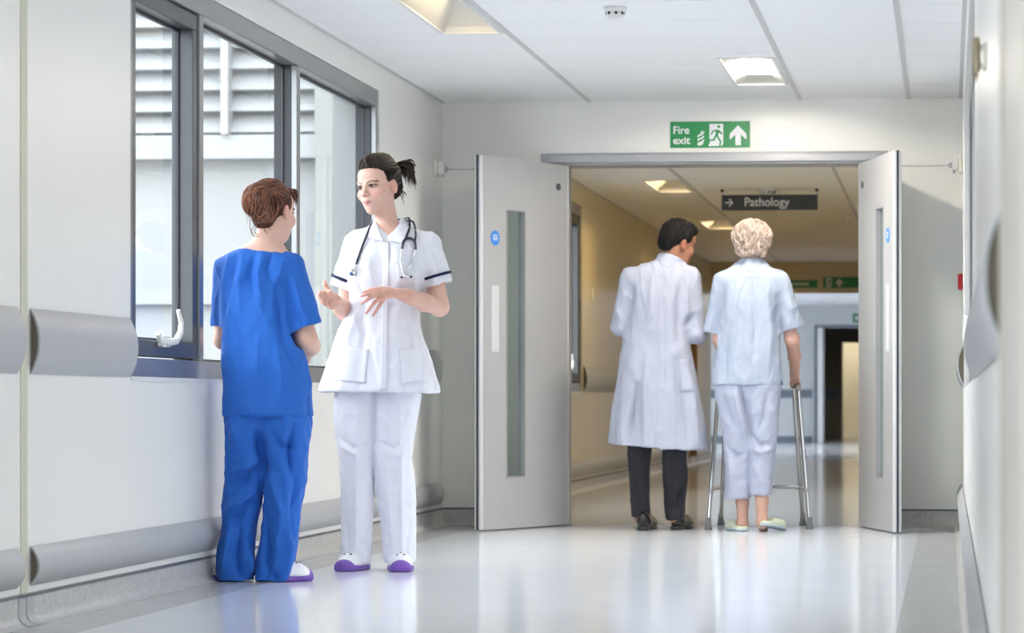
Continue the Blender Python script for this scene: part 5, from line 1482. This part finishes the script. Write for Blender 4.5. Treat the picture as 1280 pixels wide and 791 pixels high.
# ================================================================== doctor in long white coat, seen from behind
def doctor():
    p = Person(823, 15.45); P = p.P
    hc = P(848, 303, 0.02); R = rotm(133, 16, -6)
    f = Field((-0.33, -0.25, -0.01), (0.33, 0.42, 1.82), 0.010, fine=[(2, 1.46, 1.80, 0.0042), (0, -0.02, 0.26, 0.0045), (1, -0.14, 0.20, 0.005)])
    tp = head(f, hc, R, 1.02, female=False)
    f.cone(tp((0, 0.02, -0.06)), P(830, 338, 0.0), 0.056, 0.062, 0.03)
    f.loft(p.rows([(332, 808, 850, 0.06, 0), (350, 790, 862, 0.08, 0), (400, 794, 852, 0.08, 0), (470, 794, 852, 0.08, 0), (530, 794, 850, 0.07, 0)]), 0.05)
    for a, b, dd in ((800, 800, 0.0), (843, 844, 0.025)):
        f.chain([P(a, 525), P(a, 590, dd * 0.4), P(b, 648, dd)], [0.05, 0.038, 0.028], 0.03)
        f.cone(P(b, 648, dd), P(b + 3, 656, 0.12), 0.026, 0.025, 0.02)
    for (sh, el, wr, hd) in ((P(786, 348), P(774, 408, 0.02), P(792, 404, 0.24), P(806, 400, 0.32)), (P(864, 348), P(873, 420, 0.02), P(856, 410, 0.24), P(842, 404, 0.32))):
        f.chain([sh, el, wr], [0.038, 0.034, 0.027], 0.02); f.cone(wr, hd, 0.024, 0.032, 0.02, flat=((0, 0.3, 1), 0.6))
        dv = (hd - wr) / np.linalg.norm(hd - wr); sd = np.cross(dv, (0, 0, 1)); sd /= np.linalg.norm(sd)
        for q in (-1.5, -0.5, 0.5, 1.5):
            b0 = hd + sd * q * 0.017
            finger(f, [b0, b0 + dv * 0.035, b0 + dv * 0.05 - np.array((0, 0, 0.022)), b0 + dv * 0.04 - np.array((0, 0, 0.042))], 0.0095, 0.0075)
        finger(f, [wr + dv * 0.03 + sd * 0.02, hd + sd * 0.042, hd + sd * 0.045 + dv * 0.035], 0.012, 0.009)
    body = p.make('person', f, M_skin, 1, col=lambda V: head_color(V, hc, R, 1.02, SKIN_D, lips=(0.2, 0.07, 0.06), brow=(0.01, 0.008, 0.007), blush=0.1))
    tag(body, 'person in long white coat and dark trousers, short black hair, walking beside patient', 'person')
    # trousers
    t = Field((-0.25, -0.18, 0.03), (0.25, 0.18, 0.62), 0.006)
    t.loft(p.rows([(646, 789, 813, 0.062, 0.01), (625, 788, 812, 0.060, 0), (600, 787, 812, 0.062, 0), (566, 785, 813, 0.075, 0), (530, 782, 820, 0.09, 0)]), 0.012)
    t.loft(p.rows([(650, 832, 856, 0.062, 0.03), (625, 830, 857, 0.060, 0.02), (600, 829, 859, 0.062, 0), (566, 828, 859, 0.075, 0), (530, 824, 862, 0.09, 0)]), 0.012)
    p.make('trousers', t, M_slack, 1, noise=[(0.003, 0.12, 61, (0.8, 0.8, 1.6))], folds=[(3, 0.006, [(800, 568), (800, 640)]), (3, 0.006, [(845, 568), (844, 645)]), (3, -0.006, [(792, 600), (800, 640)]), (3, -0.006, [(852, 610), (842, 645)])])
    # shirt collar
    cfl = Field((-0.14, -0.16, 1.38), (0.20, 0.16, 1.56), 0.005)
    cfl.cone(P(836, 334, 0.0), P(842, 316, 0.018), 0.064, 0.062, 0.01); cfl.plane_cut(P(840, 315), (0.3, 0.25, 1))
    p.make('shirt_collar', cfl, M_shirt, 1)
    # coat
    g = Field((-0.34, -0.30, 0.40), (0.34, 0.36, 1.54), 0.0056)
    g.loft(p.rows([(325, 816, 853, 0.070, 0.01), (330, 806, 857, 0.078, 0.005), (337, 788, 863, 0.09, 0), (347, 780, 868, 0.105, 0), (370, 780, 866, 0.122, 0), (400, 781, 863, 0.128, 0), (430, 779, 862, 0.128, 0), (460, 774, 868, 0.14, 0), (500, 768, 876, 0.16, 0), (535, 762, 881, 0.175, 0), (562, 759, 884, 0.185, 0)]), 0.02, pw=2.35,
           wave=lambda th, Z: 1 + 0.03 * np.clip((1.0 - Z) / 0.5, 0, 1) * np.sin(8 * th + 0.5) + 0.012 * np.clip((1.0 - Z) / 0.5, 0, 1) * np.sin(13 * th))
    for (sh, el, wr) in ((P(788, 347), P(775, 408, 0.01), P(790, 404, 0.20)), (P(863, 347), P(872, 418, 0.01), P(858, 410, 0.20))):
        g.cone(sh, el, 0.062, 0.052, 0.03); g.cone(el, wr, 0.052, 0.045, 0.02)
    # slanted hem
    n = np.array((0.0, 0.0, -1.0)); g.plane_cut(P(820, 559), (-0.08, 0, -1))
    g.loft([(0.30, 0.0, 0, 0.20, 0.12), (0.45, 0.0, 0, 0.21, 0.125), (0.52, 0.0, 0, 0.20, 0.12)], 0.01, 'cut')
    g.cone(P(844, 300, 0.02), P(839, 322, 0.015), 0.08, 0.066, 0.008, 'cut')
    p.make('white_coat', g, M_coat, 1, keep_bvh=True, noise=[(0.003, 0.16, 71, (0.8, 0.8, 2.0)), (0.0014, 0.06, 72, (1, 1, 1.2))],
           folds=[(3, -0.012, [(795, 480), (789, 520), (782, 554)]), (5, 0.010, [(808, 440), (806, 500), (806, 555)]), (4, -0.009, [(846, 450), (850, 500), (856, 556)]), (5, 0.009, [(862, 470), (868, 520), (872, 553)]), (4, -0.010, [(852, 352), (846, 385), (850, 425)]),
                  (4, -0.009, [(790, 360), (786, 385), (781, 415)]), (4, 0.006, [(858, 360), (860, 400)]), (4, -0.006, [(866, 395), (858, 410)]), (5, 0.006, [(815, 345), (812, 400)]), (5, -0.005, [(828, 350), (830, 420), (828, 500)]), (4, 0.006, [(772, 385), (778, 405)])])
    coat = [o for o in p.root.children if o.name.startswith('white_coat')][0]
    cf = Field((-0.16, -0.16, 1.36), (0.24, 0.16, 1.60), 0.0048)
    cf.cone(P(834, 336, 0.0), P(841, 318, 0.012), 0.086, 0.074, 0.01); cf.cone(P(834, 345, 0.0), P(842, 309, 0.02), 0.064, 0.056, 0.004, 'cut')
    cf.cone(P(846, 335, 0.20), P(848, 300, 0.20), 0.12, 0.14, 0.01, 'cut'); cf.plane_cut(P(833, 343), (-0.25, 0, -1)); cf.plane_cut(P(838, 321), (0.32, 0.25, 1))
    p.make('coat_collar', cf, M_coat, 1).parent = coat
    p.patch('pocket', ['white_coat'], [(848, 448), (862, 447), (868, 490), (850, 492)], 0.003, M_coat, coat, 6, 8, 0.003)
    MB().tube(p.drape_line(['white_coat'], [(822, 342), (823, 400), (822, 470), (820, 556)], 0.0005, 40), 0.0015, 5).build('back_seam', M_coat, coat)
    # hair
    h = Field(hc - 0.16, hc + 0.16, 0.005)
    E = lambda q, r, k=0.02, op='add': h.ell(tp(q), r, k, op, R)
    E((0, 0.020, 0.040), (0.083, 0.101, 0.090), 0.02); E((0, -0.05, 0.085), (0.055, 0.045, 0.034), 0.03)
    E((0, 0.08, -0.02), (0.062, 0.035, 0.06), 0.03)
    E((0, -0.085, -0.035), (0.066, 0.062, 0.090), 0.012, 'cut')
    for s_ in (-1, 1):
        E((s_ * 0.09, -0.04, -0.06), (0.035, 0.055, 0.066), 0.008, 'cut'); E((s_ * 0.085, 0.012, -0.014), (0.022, 0.023, 0.036), 0.006, 'cut')
    E((0, 0.07, -0.118), (0.1, 0.09, 0.045), 0.01, 'cut')
    hair = p.make('hair', h, HB[0], 1, keep_bvh=True, noise=[(0.0015, 0.02, 81, (1, 1, 1))])
    rg = random.Random(3); mb = MB(); mb.base = HB[2]
    sc_ = Scalp(p.surf['hair'], tp((0, 0.018, 0.02)))
    for k in range(700):
        th = rg.uniform(0, 2 * math.pi); el = rg.uniform(-0.7, 1.5)
        d = np.array((math.cos(th) * math.cos(el), math.sin(th) * math.cos(el), math.sin(el)))
        if d[1] < -0.25 and d[2] < 0.5: continue
        if d[2] < -0.1 and d[1] < 0.4: continue
        fl = np.array((rg.gauss(0, 0.35), -0.5 if d[2] > 0.6 else 0.2, -0.9 if d[2] < 0.6 else 0.1)); fl -= d * (fl @ d)
        a = np.array((0, 0.02, 0.04)) + d * 0.09; e = a + fl * rg.uniform(0.018, 0.034)
        sc_.flow(mb, tp(a), tp(e), rg.uniform(0.0014, 0.003), rg, 6, (0.0005, 0.005), 0.2)
    mb.build('hair_locks', HB[1], hair, smooth=True)
    # leather shoes
    for (u, vb, dy, tw) in ((802, 664, -0.10, 0.03), (844, 663, 0.0, 0.05)):
        heel = P(u, vb, dy) * np.array((1, 1, 0)); toe = heel + np.array((tw, 0.27, 0)); d = (toe - heel) / np.linalg.norm(toe - heel)
        Rr = np.stack([d, np.array((-d[1], d[0], 0)), np.array((0, 0, 1.0))], 1)
        q = Field(np.minimum(heel, toe) - 0.08, np.maximum(heel, toe) + np.array((0.08, 0.08, 0.14)), 0.005)
        q.ell(heel + d * 0.05 + np.array((0, 0, 0.055)), (0.052, 0.036, 0.055), 0.02, R=Rr); q.ell(heel + d * 0.13 + np.array((0, 0, 0.045)), (0.10, 0.042, 0.045), 0.03, R=Rr)
        q.ell(heel + d * 0.21 + np.array((0, 0, 0.035)), (0.075, 0.045, 0.034), 0.03, R=Rr); q.plane_cut((0, 0, 0.012), (0, 0, -1))
        sh = p.make('shoe', q, M_leather, 1)
        q = Field(np.minimum(heel, toe) - 0.08, np.maximum(heel, toe) + np.array((0.08, 0.08, 0.14)), 0.005)
        q.ell(heel + d * 0.04 + np.array((0, 0, 0.012)), (0.048, 0.038, 0.03), 0.01, R=Rr); q.ell(heel + d * 0.19 + np.array((0, 0, 0.008)), (0.10, 0.048, 0.02), 0.01, R=Rr)
        q.plane_cut((0, 0, 0.024), (0, 0, 1)); q.plane_cut((0, 0, 0.001), (0, 0, -1))
        so = p.make('shoe_sole', q, M_dark, 0); so.parent = sh
doctor()

# ================================================================== patient with walking frame, seen from behind
GRIP = {}
def patient():
    p = Person(939, 15.35); P = p.P
    hc = P(940, 305, 0.02); R = rotm(182, 8, 0)
    f = Field((-0.34, -0.26, -0.01), (0.38, 0.52, 1.82), 0.010,
              fine=[(2, 0.74, 0.90, 0.0045), (2, 0.0, 0.24, 0.006), (2, 1.46, 1.78, 0.0042), (0, -0.10, 0.36, 0.0048), (1, -0.10, 0.42, 0.0055)])
    tp = head(f, hc, R, 1.0)
    f.cone(tp((0, 0.02, -0.05)), P(939, 342, 0.0), 0.052, 0.060, 0.03)
    f.loft(p.rows([(334, 918, 960, 0.06, 0), (350, 905, 972, 0.08, 0), (400, 908, 964, 0.085, 0), (470, 906, 964, 0.085, 0), (530, 912, 960, 0.07, 0)]), 0.05)
    gr = P(994, 482, 0.42); gl = P(904, 484, 0.42)
    GRIP['r'] = Vector(gr) + p.base; GRIP['l'] = Vector(gl) + p.base
    # right arm down to the grip, left arm likewise
    f.chain([P(972, 356, 0.0), P(990, 424, 0.02)], [0.036, 0.040], 0.03)
    f.chain([P(990, 424, 0.02), P(993, 445, 0.16), P(993.5, 468, 0.33)], [0.040, 0.036, 0.026], 0.02)
    f.chain([P(906, 356, 0.0), P(898, 424, 0.05)], [0.034, 0.034], 0.03)
    f.chain([P(898, 424, 0.05), P(903, 446, 0.18), P(905, 469, 0.33)], [0.034, 0.032, 0.025], 0.02)
    for (g0, s_) in ((gr, 1), (gl, -1)):
        w = g0 + np.array((0, -0.09, 0.065)); 
        f.cone(w, g0 + np.array((0, -0.01, 0.026)), 0.025, 0.030, 0.015, flat=((0, 0.5, 0.85), 0.65))
        for q in (0.015, -0.003, -0.021, -0.038):                 # fingers over and round the bar, bar runs along y
            b0 = g0 + np.array((0, q + 0.02, 0))
            finger(f, [b0 + np.array((0, 0, 0.026)), b0 + np.array((s_ * 0.024, 0.004, 0.014)), b0 + np.array((s_ * 0.025, 0.004, -0.010)), b0 + np.array((s_ * 0.008, 0.002, -0.025))], 0.0098, 0.0078)
        finger(f, [g0 + np.array((0, -0.035, 0.028)), g0 + np.array((-s_ * 0.024, -0.01, 0.012)), g0 + np.array((-s_ * 0.022, 0.02, -0.008))], 0.0115, 0.0085)
    # legs, ankles and heels
    for (a, kx, an, lift, dyh) in ((922, 921, 928, 0.0, 0.02), (953, 952, 952.5, 0.035, -0.05)):
        f.chain([P(a, 525), P(kx, 588), P(an, 628, dyh), P(an, 650, dyh)], [0.055, 0.045, 0.034, 0.030], 0.02)
        hp = P(an, 652, dyh); f.ell(hp + np.array((0, -0.005, -0.005)), (0.031, 0.034, 0.036), 0.02)
        f.cone(hp + np.array((0, 0.0, -0.012)), hp + np.array((0, 0.15, -0.022 - lift)), 0.028, 0.024, 0.02, flat=((0, 0, 1), 0.7))
    body = p.make('person', f, M_skin, 1, col=lambda V: head_color(V, hc, R, 1.0, SKIN_P, blush=0.2) * np.where(V[:, 2] < 0.35, 0.86, 1)[:, None])
    tag(body, 'person in pale blue pyjamas with short blonde-grey curly hair, leaning on walking frame', 'person')
    # cropped trousers
    t = Field((-0.28, -0.24, 0.14), (0.28, 0.24, 0.90), 0.0058)
    t.loft(p.rows([(623.5, 905, 938, 0.075, 0.01), (598, 906, 938, 0.075, 0.01), (566, 905, 940, 0.085, 0), (540, 903, 944, 0.10, 0), (515, 898, 948, 0.12, 0), (490, 894, 950, 0.13, 0), (470, 895, 950, 0.125, 0)]), 0.012)
    t.loft(p.rows([(619, 938, 965, 0.072, -0.02), (598, 937, 966.5, 0.075, -0.01), (566, 937, 969, 0.085, 0), (540, 935, 972, 0.10, 0), (515, 930, 974, 0.12, 0), (490, 925, 976, 0.13, 0), (470, 925, 976, 0.125, 0)]), 0.012)
    for u in (921.5, 951.5): t.cone(P(u, 630, 0.0), P(u, 612, 0.0), 0.05, 0.045, 0.01, 'cut')
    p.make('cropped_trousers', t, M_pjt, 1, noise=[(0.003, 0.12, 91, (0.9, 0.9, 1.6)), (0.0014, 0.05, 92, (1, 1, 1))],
           folds=[(3, -0.012, [(926, 482), (932, 505), (937, 540)]), (4, 0.008, [(918, 490), (926, 520), (932, 545)]), (4, -0.007, [(905, 500), (915, 530)]), (3, -0.008, [(938, 545), (950, 556), (966, 552)]), (4, 0.008, [(940, 560), (952, 565), (966, 560)]), (3, -0.006, [(908, 560), (922, 570), (934, 566)]),
                  (4, 0.006, [(914, 575), (916, 615)]), (4, 0.006, [(950, 575), (952, 612)]), (4, -0.006, [(960, 490), (955, 520), (945, 545)])])
    # pyjama top
    g = Field((-0.32, -0.28, 0.76), (0.34, 0.28, 1.56), 0.0055)
    g.loft(p.rows([(327, 921, 958, 0.065, 0.01), (333, 915, 963, 0.075, 0.005), (341, 902, 972, 0.09, 0), (352, 897, 978, 0.105, 0), (375, 898, 975, 0.125, 0), (410, 897, 974, 0.132, 0), (445, 893, 976, 0.14, 0), (478, 889, 979, 0.15, 0), (482, 889, 979, 0.15, 0)]), 0.02, pw=2.35,
           wave=lambda th, Z: 1 + 0.014 * np.clip((1.2 - Z) / 0.35, 0, 1) * np.sin(7 * th))
    sl = [(P(972, 352), P(990, 411, 0.02), 0.070, 0.072), (P(904, 352), P(889, 416, 0.02), 0.058, 0.045)]
    for (a, b, r0, r1) in sl: g.cone(a, b, r0, r1, 0.025)
    for (a, b, r0, r1) in sl:
        d = (b - a) / np.linalg.norm(b - a); sl_, X, Y, Z = g.sub(b - 0.12, b + 0.12)
        dd = (X - b[0]) * d[0] + (Y - b[1]) * d[1] + (Z - b[2]) * d[2]
        near = (((X - b[0]) ** 2 + (Y - b[1]) ** 2 + (Z - b[2]) ** 2) < 0.013) & (X > 0.165 if b[0] > 0 else X < -0.185)
        g.F[sl_] = np.maximum(g.F[sl_], np.where(near, dd, -1))
        g.cone(b - d * 0.04, b + d * 0.06, r1 - 0.013, r1 - 0.006, 0.004, 'cut')
    g.loft([(0.70, 0, 0, 0.16, 0.115), (0.80, 0, 0, 0.175, 0.12), (0.855, 0, 0, 0.17, 0.115)], 0.01, 'cut')
    g.cone(P(940, 300, 0.02), P(940, 325, 0.02), 0.075, 0.062, 0.006, 'cut')
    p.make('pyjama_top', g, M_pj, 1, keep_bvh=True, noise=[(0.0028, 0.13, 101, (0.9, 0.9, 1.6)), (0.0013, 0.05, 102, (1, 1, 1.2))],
           folds=[(4, -0.010, [(974, 370), (972, 400), (976, 430)]), (4, -0.009, [(902, 370), (898, 395), (896, 425)]), (5, 0.007, [(925, 350), (918, 400), (915, 450)]), (5, -0.006, [(940, 350), (944, 410), (940, 460)]), (5, 0.006, [(958, 360), (962, 420), (960, 470)]), (4, 0.006, [(985, 370), (992, 400)]), (4, -0.006, [(908, 430), (904, 474)])])
    top = [o for o in p.root.children if o.name.startswith('pyjama_top')][0]
    cf = Field((-0.16, -0.16, 1.36), (0.16, 0.18, 1.60), 0.0048)
    cf.cone(P(940, 340, 0.005), P(940, 327, 0.015), 0.094, 0.082, 0.01); cf.cone(P(940, 350, 0.0), P(940, 316, 0.02), 0.068, 0.060, 0.004, 'cut')
    cf.plane_cut(P(940, 343), (0, 0, -1)); cf.plane_cut(P(940, 326), (0, 0.25, 1)); cf.cone(P(940, 345, 0.24), P(940, 310, 0.24), 0.13, 0.15, 0.01, 'cut')
    p.make('collar', cf, M_pj, 1).parent = top
    MB().tube(p.drape_line(['pyjama_top'], [(906, 349), (940, 346), (974, 349)], 0.0005, 24), 0.0013, 5).build('yoke_seam', M_pj, top)
    p.patch('side_vent', ['pyjama_top'], [(968, 466), (971, 466), (972, 481), (969, 481)], 0.002, M_pj, top, 3, 6, 0.003)
    # slippers
    for (u, vb, dy, lift) in ((929.5, 664, -0.02, 0.0), (953.5, 666, -0.09, 0.035)):
        heel = P(u, vb, dy) * np.array((1, 1, 0)); sgn = -1 if lift == 0 else 1
        d = np.array((0.10 * sgn, 0.24, -lift)); L = np.linalg.norm(d); d /= L
        sdv = np.cross((0, 0, 1), d); sdv /= np.linalg.norm(sdv); upv = np.cross(d, sdv)
        Rr = np.stack([d, sdv, upv], 1); h0 = heel + np.array((0, 0, 0.006 + lift))
        q = Field(h0 - 0.12, h0 + np.array((0.12, 0.32, 0.12)), 0.005)
        q.ell(h0 + d * L * 0.2 + upv * 0.012, (0.062, 0.042, 0.024), 0.02, R=Rr); q.ell(h0 + d * L * 0.62 + upv * 0.02, (0.12, 0.048, 0.036), 0.03, R=Rr)
        q.ell(h0 + d * L * 0.16 + upv * 0.045, (0.045, 0.031, 0.034), 0.006, 'cut', R=Rr)
        q.plane_cut(h0 + upv * 0.006, -upv)
        s1 = p.make('slipper', q, M_slip, 1)
        q = Field(h0 - 0.12, h0 + np.array((0.12, 0.32, 0.12)), 0.005)
        q.ell(h0 + d * L * 0.2 + upv * 0.004, (0.064, 0.044, 0.02), 0.02, R=Rr); q.ell(h0 + d * L * 0.62 + upv * 0.004, (0.122, 0.050, 0.02), 0.03, R=Rr)
        q.plane_cut(h0 + upv * 0.009, upv); q.plane_cut(h0 - upv * 0.004, -upv)
        s2 = p.make('slipper_sole', q, M_slips, 0); s2.parent = s1
    # hair: short soft curls
    h = Field(hc - 0.17, hc + 0.17, 0.005)
    E = lambda q, r, k=0.02, op='add': h.ell(tp(q), r, k, op, R)
    E((0, 0.018, 0.036), (0.108, 0.108, 0.092), 0.02); E((0, 0.065, -0.045), (0.082, 0.045, 0.06), 0.04)
    E((0, -0.09, -0.04), (0.070, 0.062, 0.090), 0.012, 'cut'); E((0, 0.06, -0.125), (0.12, 0.1, 0.045), 0.01, 'cut')
    hair = p.make('hair', h, HG[0], 1, keep_bvh=True, noise=[(0.003, 0.035, 111, (1, 1, 1))])
    rg = random.Random(7); mb = MB(); mb.base = HG[2]; mb.spread = 0.35
    sc_ = Scalp(p.surf['hair'], tp((0, 0.018, 0.02)))
    for k in range(620):
        th = rg.uniform(0, 2 * math.pi); el = rg.uniform(-0.9, 1.5)
        d = np.array((math.cos(th) * math.cos(el), math.sin(th) * math.cos(el), math.sin(el)))
        if d[1] < -0.3 and d[2] < 0.4: continue
        t1 = np.cross(d, (0, 0, 1)); t1 /= np.linalg.norm(t1) + 1e-6; dn = np.array((0, 0.25, -1.0)); dn -= d * (dn @ d)
        if d[2] > 0.75: dn = np.array((rg.gauss(0, 0.6), rg.gauss(0.4, 0.5), 0)); dn /= np.linalg.norm(dn) + 1e-6
        L = rg.uniform(0.03, 0.065); a = np.array((0, 0.018, 0.03)) + d * 0.1; e = a + dn * L + t1 * rg.gauss(0, 0.018)
        if e[2] < -0.105: continue
        sc_.flow(mb, tp(a - dn * 0.012), tp(e), rg.uniform(0.002, 0.0048), rg, 8, (0.002, 0.011), 0.25, rg.gauss(0, 0.012))
    mb.build('hair_locks', HG[1], hair, smooth=True)
patient()

# ================================================================== walking frame
def walker():
    gr, gl = GRIP['r'], GRIP['l']
    cx = (gr.x + gl.x) / 2
    r = thing('walking_frame', (cx, gr.y, 0), 'silver metal walking frame with grey rubber feet held by patient', 'walking frame')
    o = Vector((cx, gr.y, 0))
    foot = {('r', 'n'): at_Z(1012, 661.5, 0.0), ('r', 'f'): at_Z(1003.5, 652.5, 0.0), ('l', 'n'): at_Z(885.5, 662, 0.0)}
    foot[('r', 'f')].y = min(foot[('r', 'f')].y, foot[('r', 'n')].y + 0.52)
    foot[('r', 'f')].x = at_Y(1003.5, 652, foot[('r', 'f')].y).x
    foot[('l', 'f')] = Vector((2 * cx - foot[('r', 'f')].x - 0.02, foot[('r', 'f')].y, 0))
    tops = {}
    for s_, g in (('r', gr), ('l', gl)):
        sg = 1 if s_ == 'r' else -1
        tn = Vector((g.x + sg * 0.022, g.y - 0.075, g.z)); tf = Vector((g.x - sg * 0.012, g.y + 0.10, g.z))
        tops[s_] = (tn, tf)
        fn, ff = foot[(s_, 'n')], foot[(s_, 'f')]
        # grip bar between the two uprights
        child(MB().tube([tn + Vector((0, 0.0, -0.03)), tn + Vector((0, 0.012, -0.006)), tn + Vector((0, 0.03, 0)), tf + Vector((0, -0.03, 0)), tf + Vector((0, -0.012, -0.006)), tf + Vector((0, 0, -0.03))], 0.0125, 14), 'top_bar', M_steel, r, smooth=True)
        child(MB().tube([tn.lerp(tf, 0.26), tn.lerp(tf, 0.86)], 0.0165, 14), 'handgrip', M_rubber, r, smooth=True)
        for (tp_, ft) in ((tn, fn), (tf, ff)):
            a = tp_ + Vector((0, 0, -0.03)); b = ft + Vector((0, 0, 0.03)); k = a.lerp(b, 0.76)
            lg = child(MB().tube([a, k], 0.0125, 14), 'leg', M_steel, r, smooth=True)
            MB().tube([k, b], 0.0108, 14).build('leg_extension', M_steel, lg, smooth=True, tf=Matrix.Translation(-o))
            MB().tube([a.lerp(b, 0.735), a.lerp(b, 0.765)], 0.0155, 14).build('collar', M_frame, lg, smooth=True, tf=Matrix.Translation(-o))
            d = (b - a).normalized()
            ft_ = MB(); ft_.lathe([(0.021, 0.0), (0.023, 0.006), (0.018, 0.022), (0.015, 0.052), (0.0145, 0.07)], (ft.x, ft.y, 0.0005), 'z', 16)
            ft_.build('rubber_foot', M_rubber, lg, smooth=True, tf=Matrix.Translation(-o))
        an, bn = tn.lerp(fn, 0.72), tf.lerp(ff, 0.72)
        child(MB().tube([an, bn], 0.0105, 12), 'side_bar', M_steel, r, smooth=True)
    a = tops['l'][1].lerp(foot[('l', 'f')], 0.72); b = tops['r'][1].lerp(foot[('r', 'f')], 0.72)
    child(MB().tube([a, b], 0.0105, 12), 'cross_bar', M_steel, r, smooth=True)
walker()
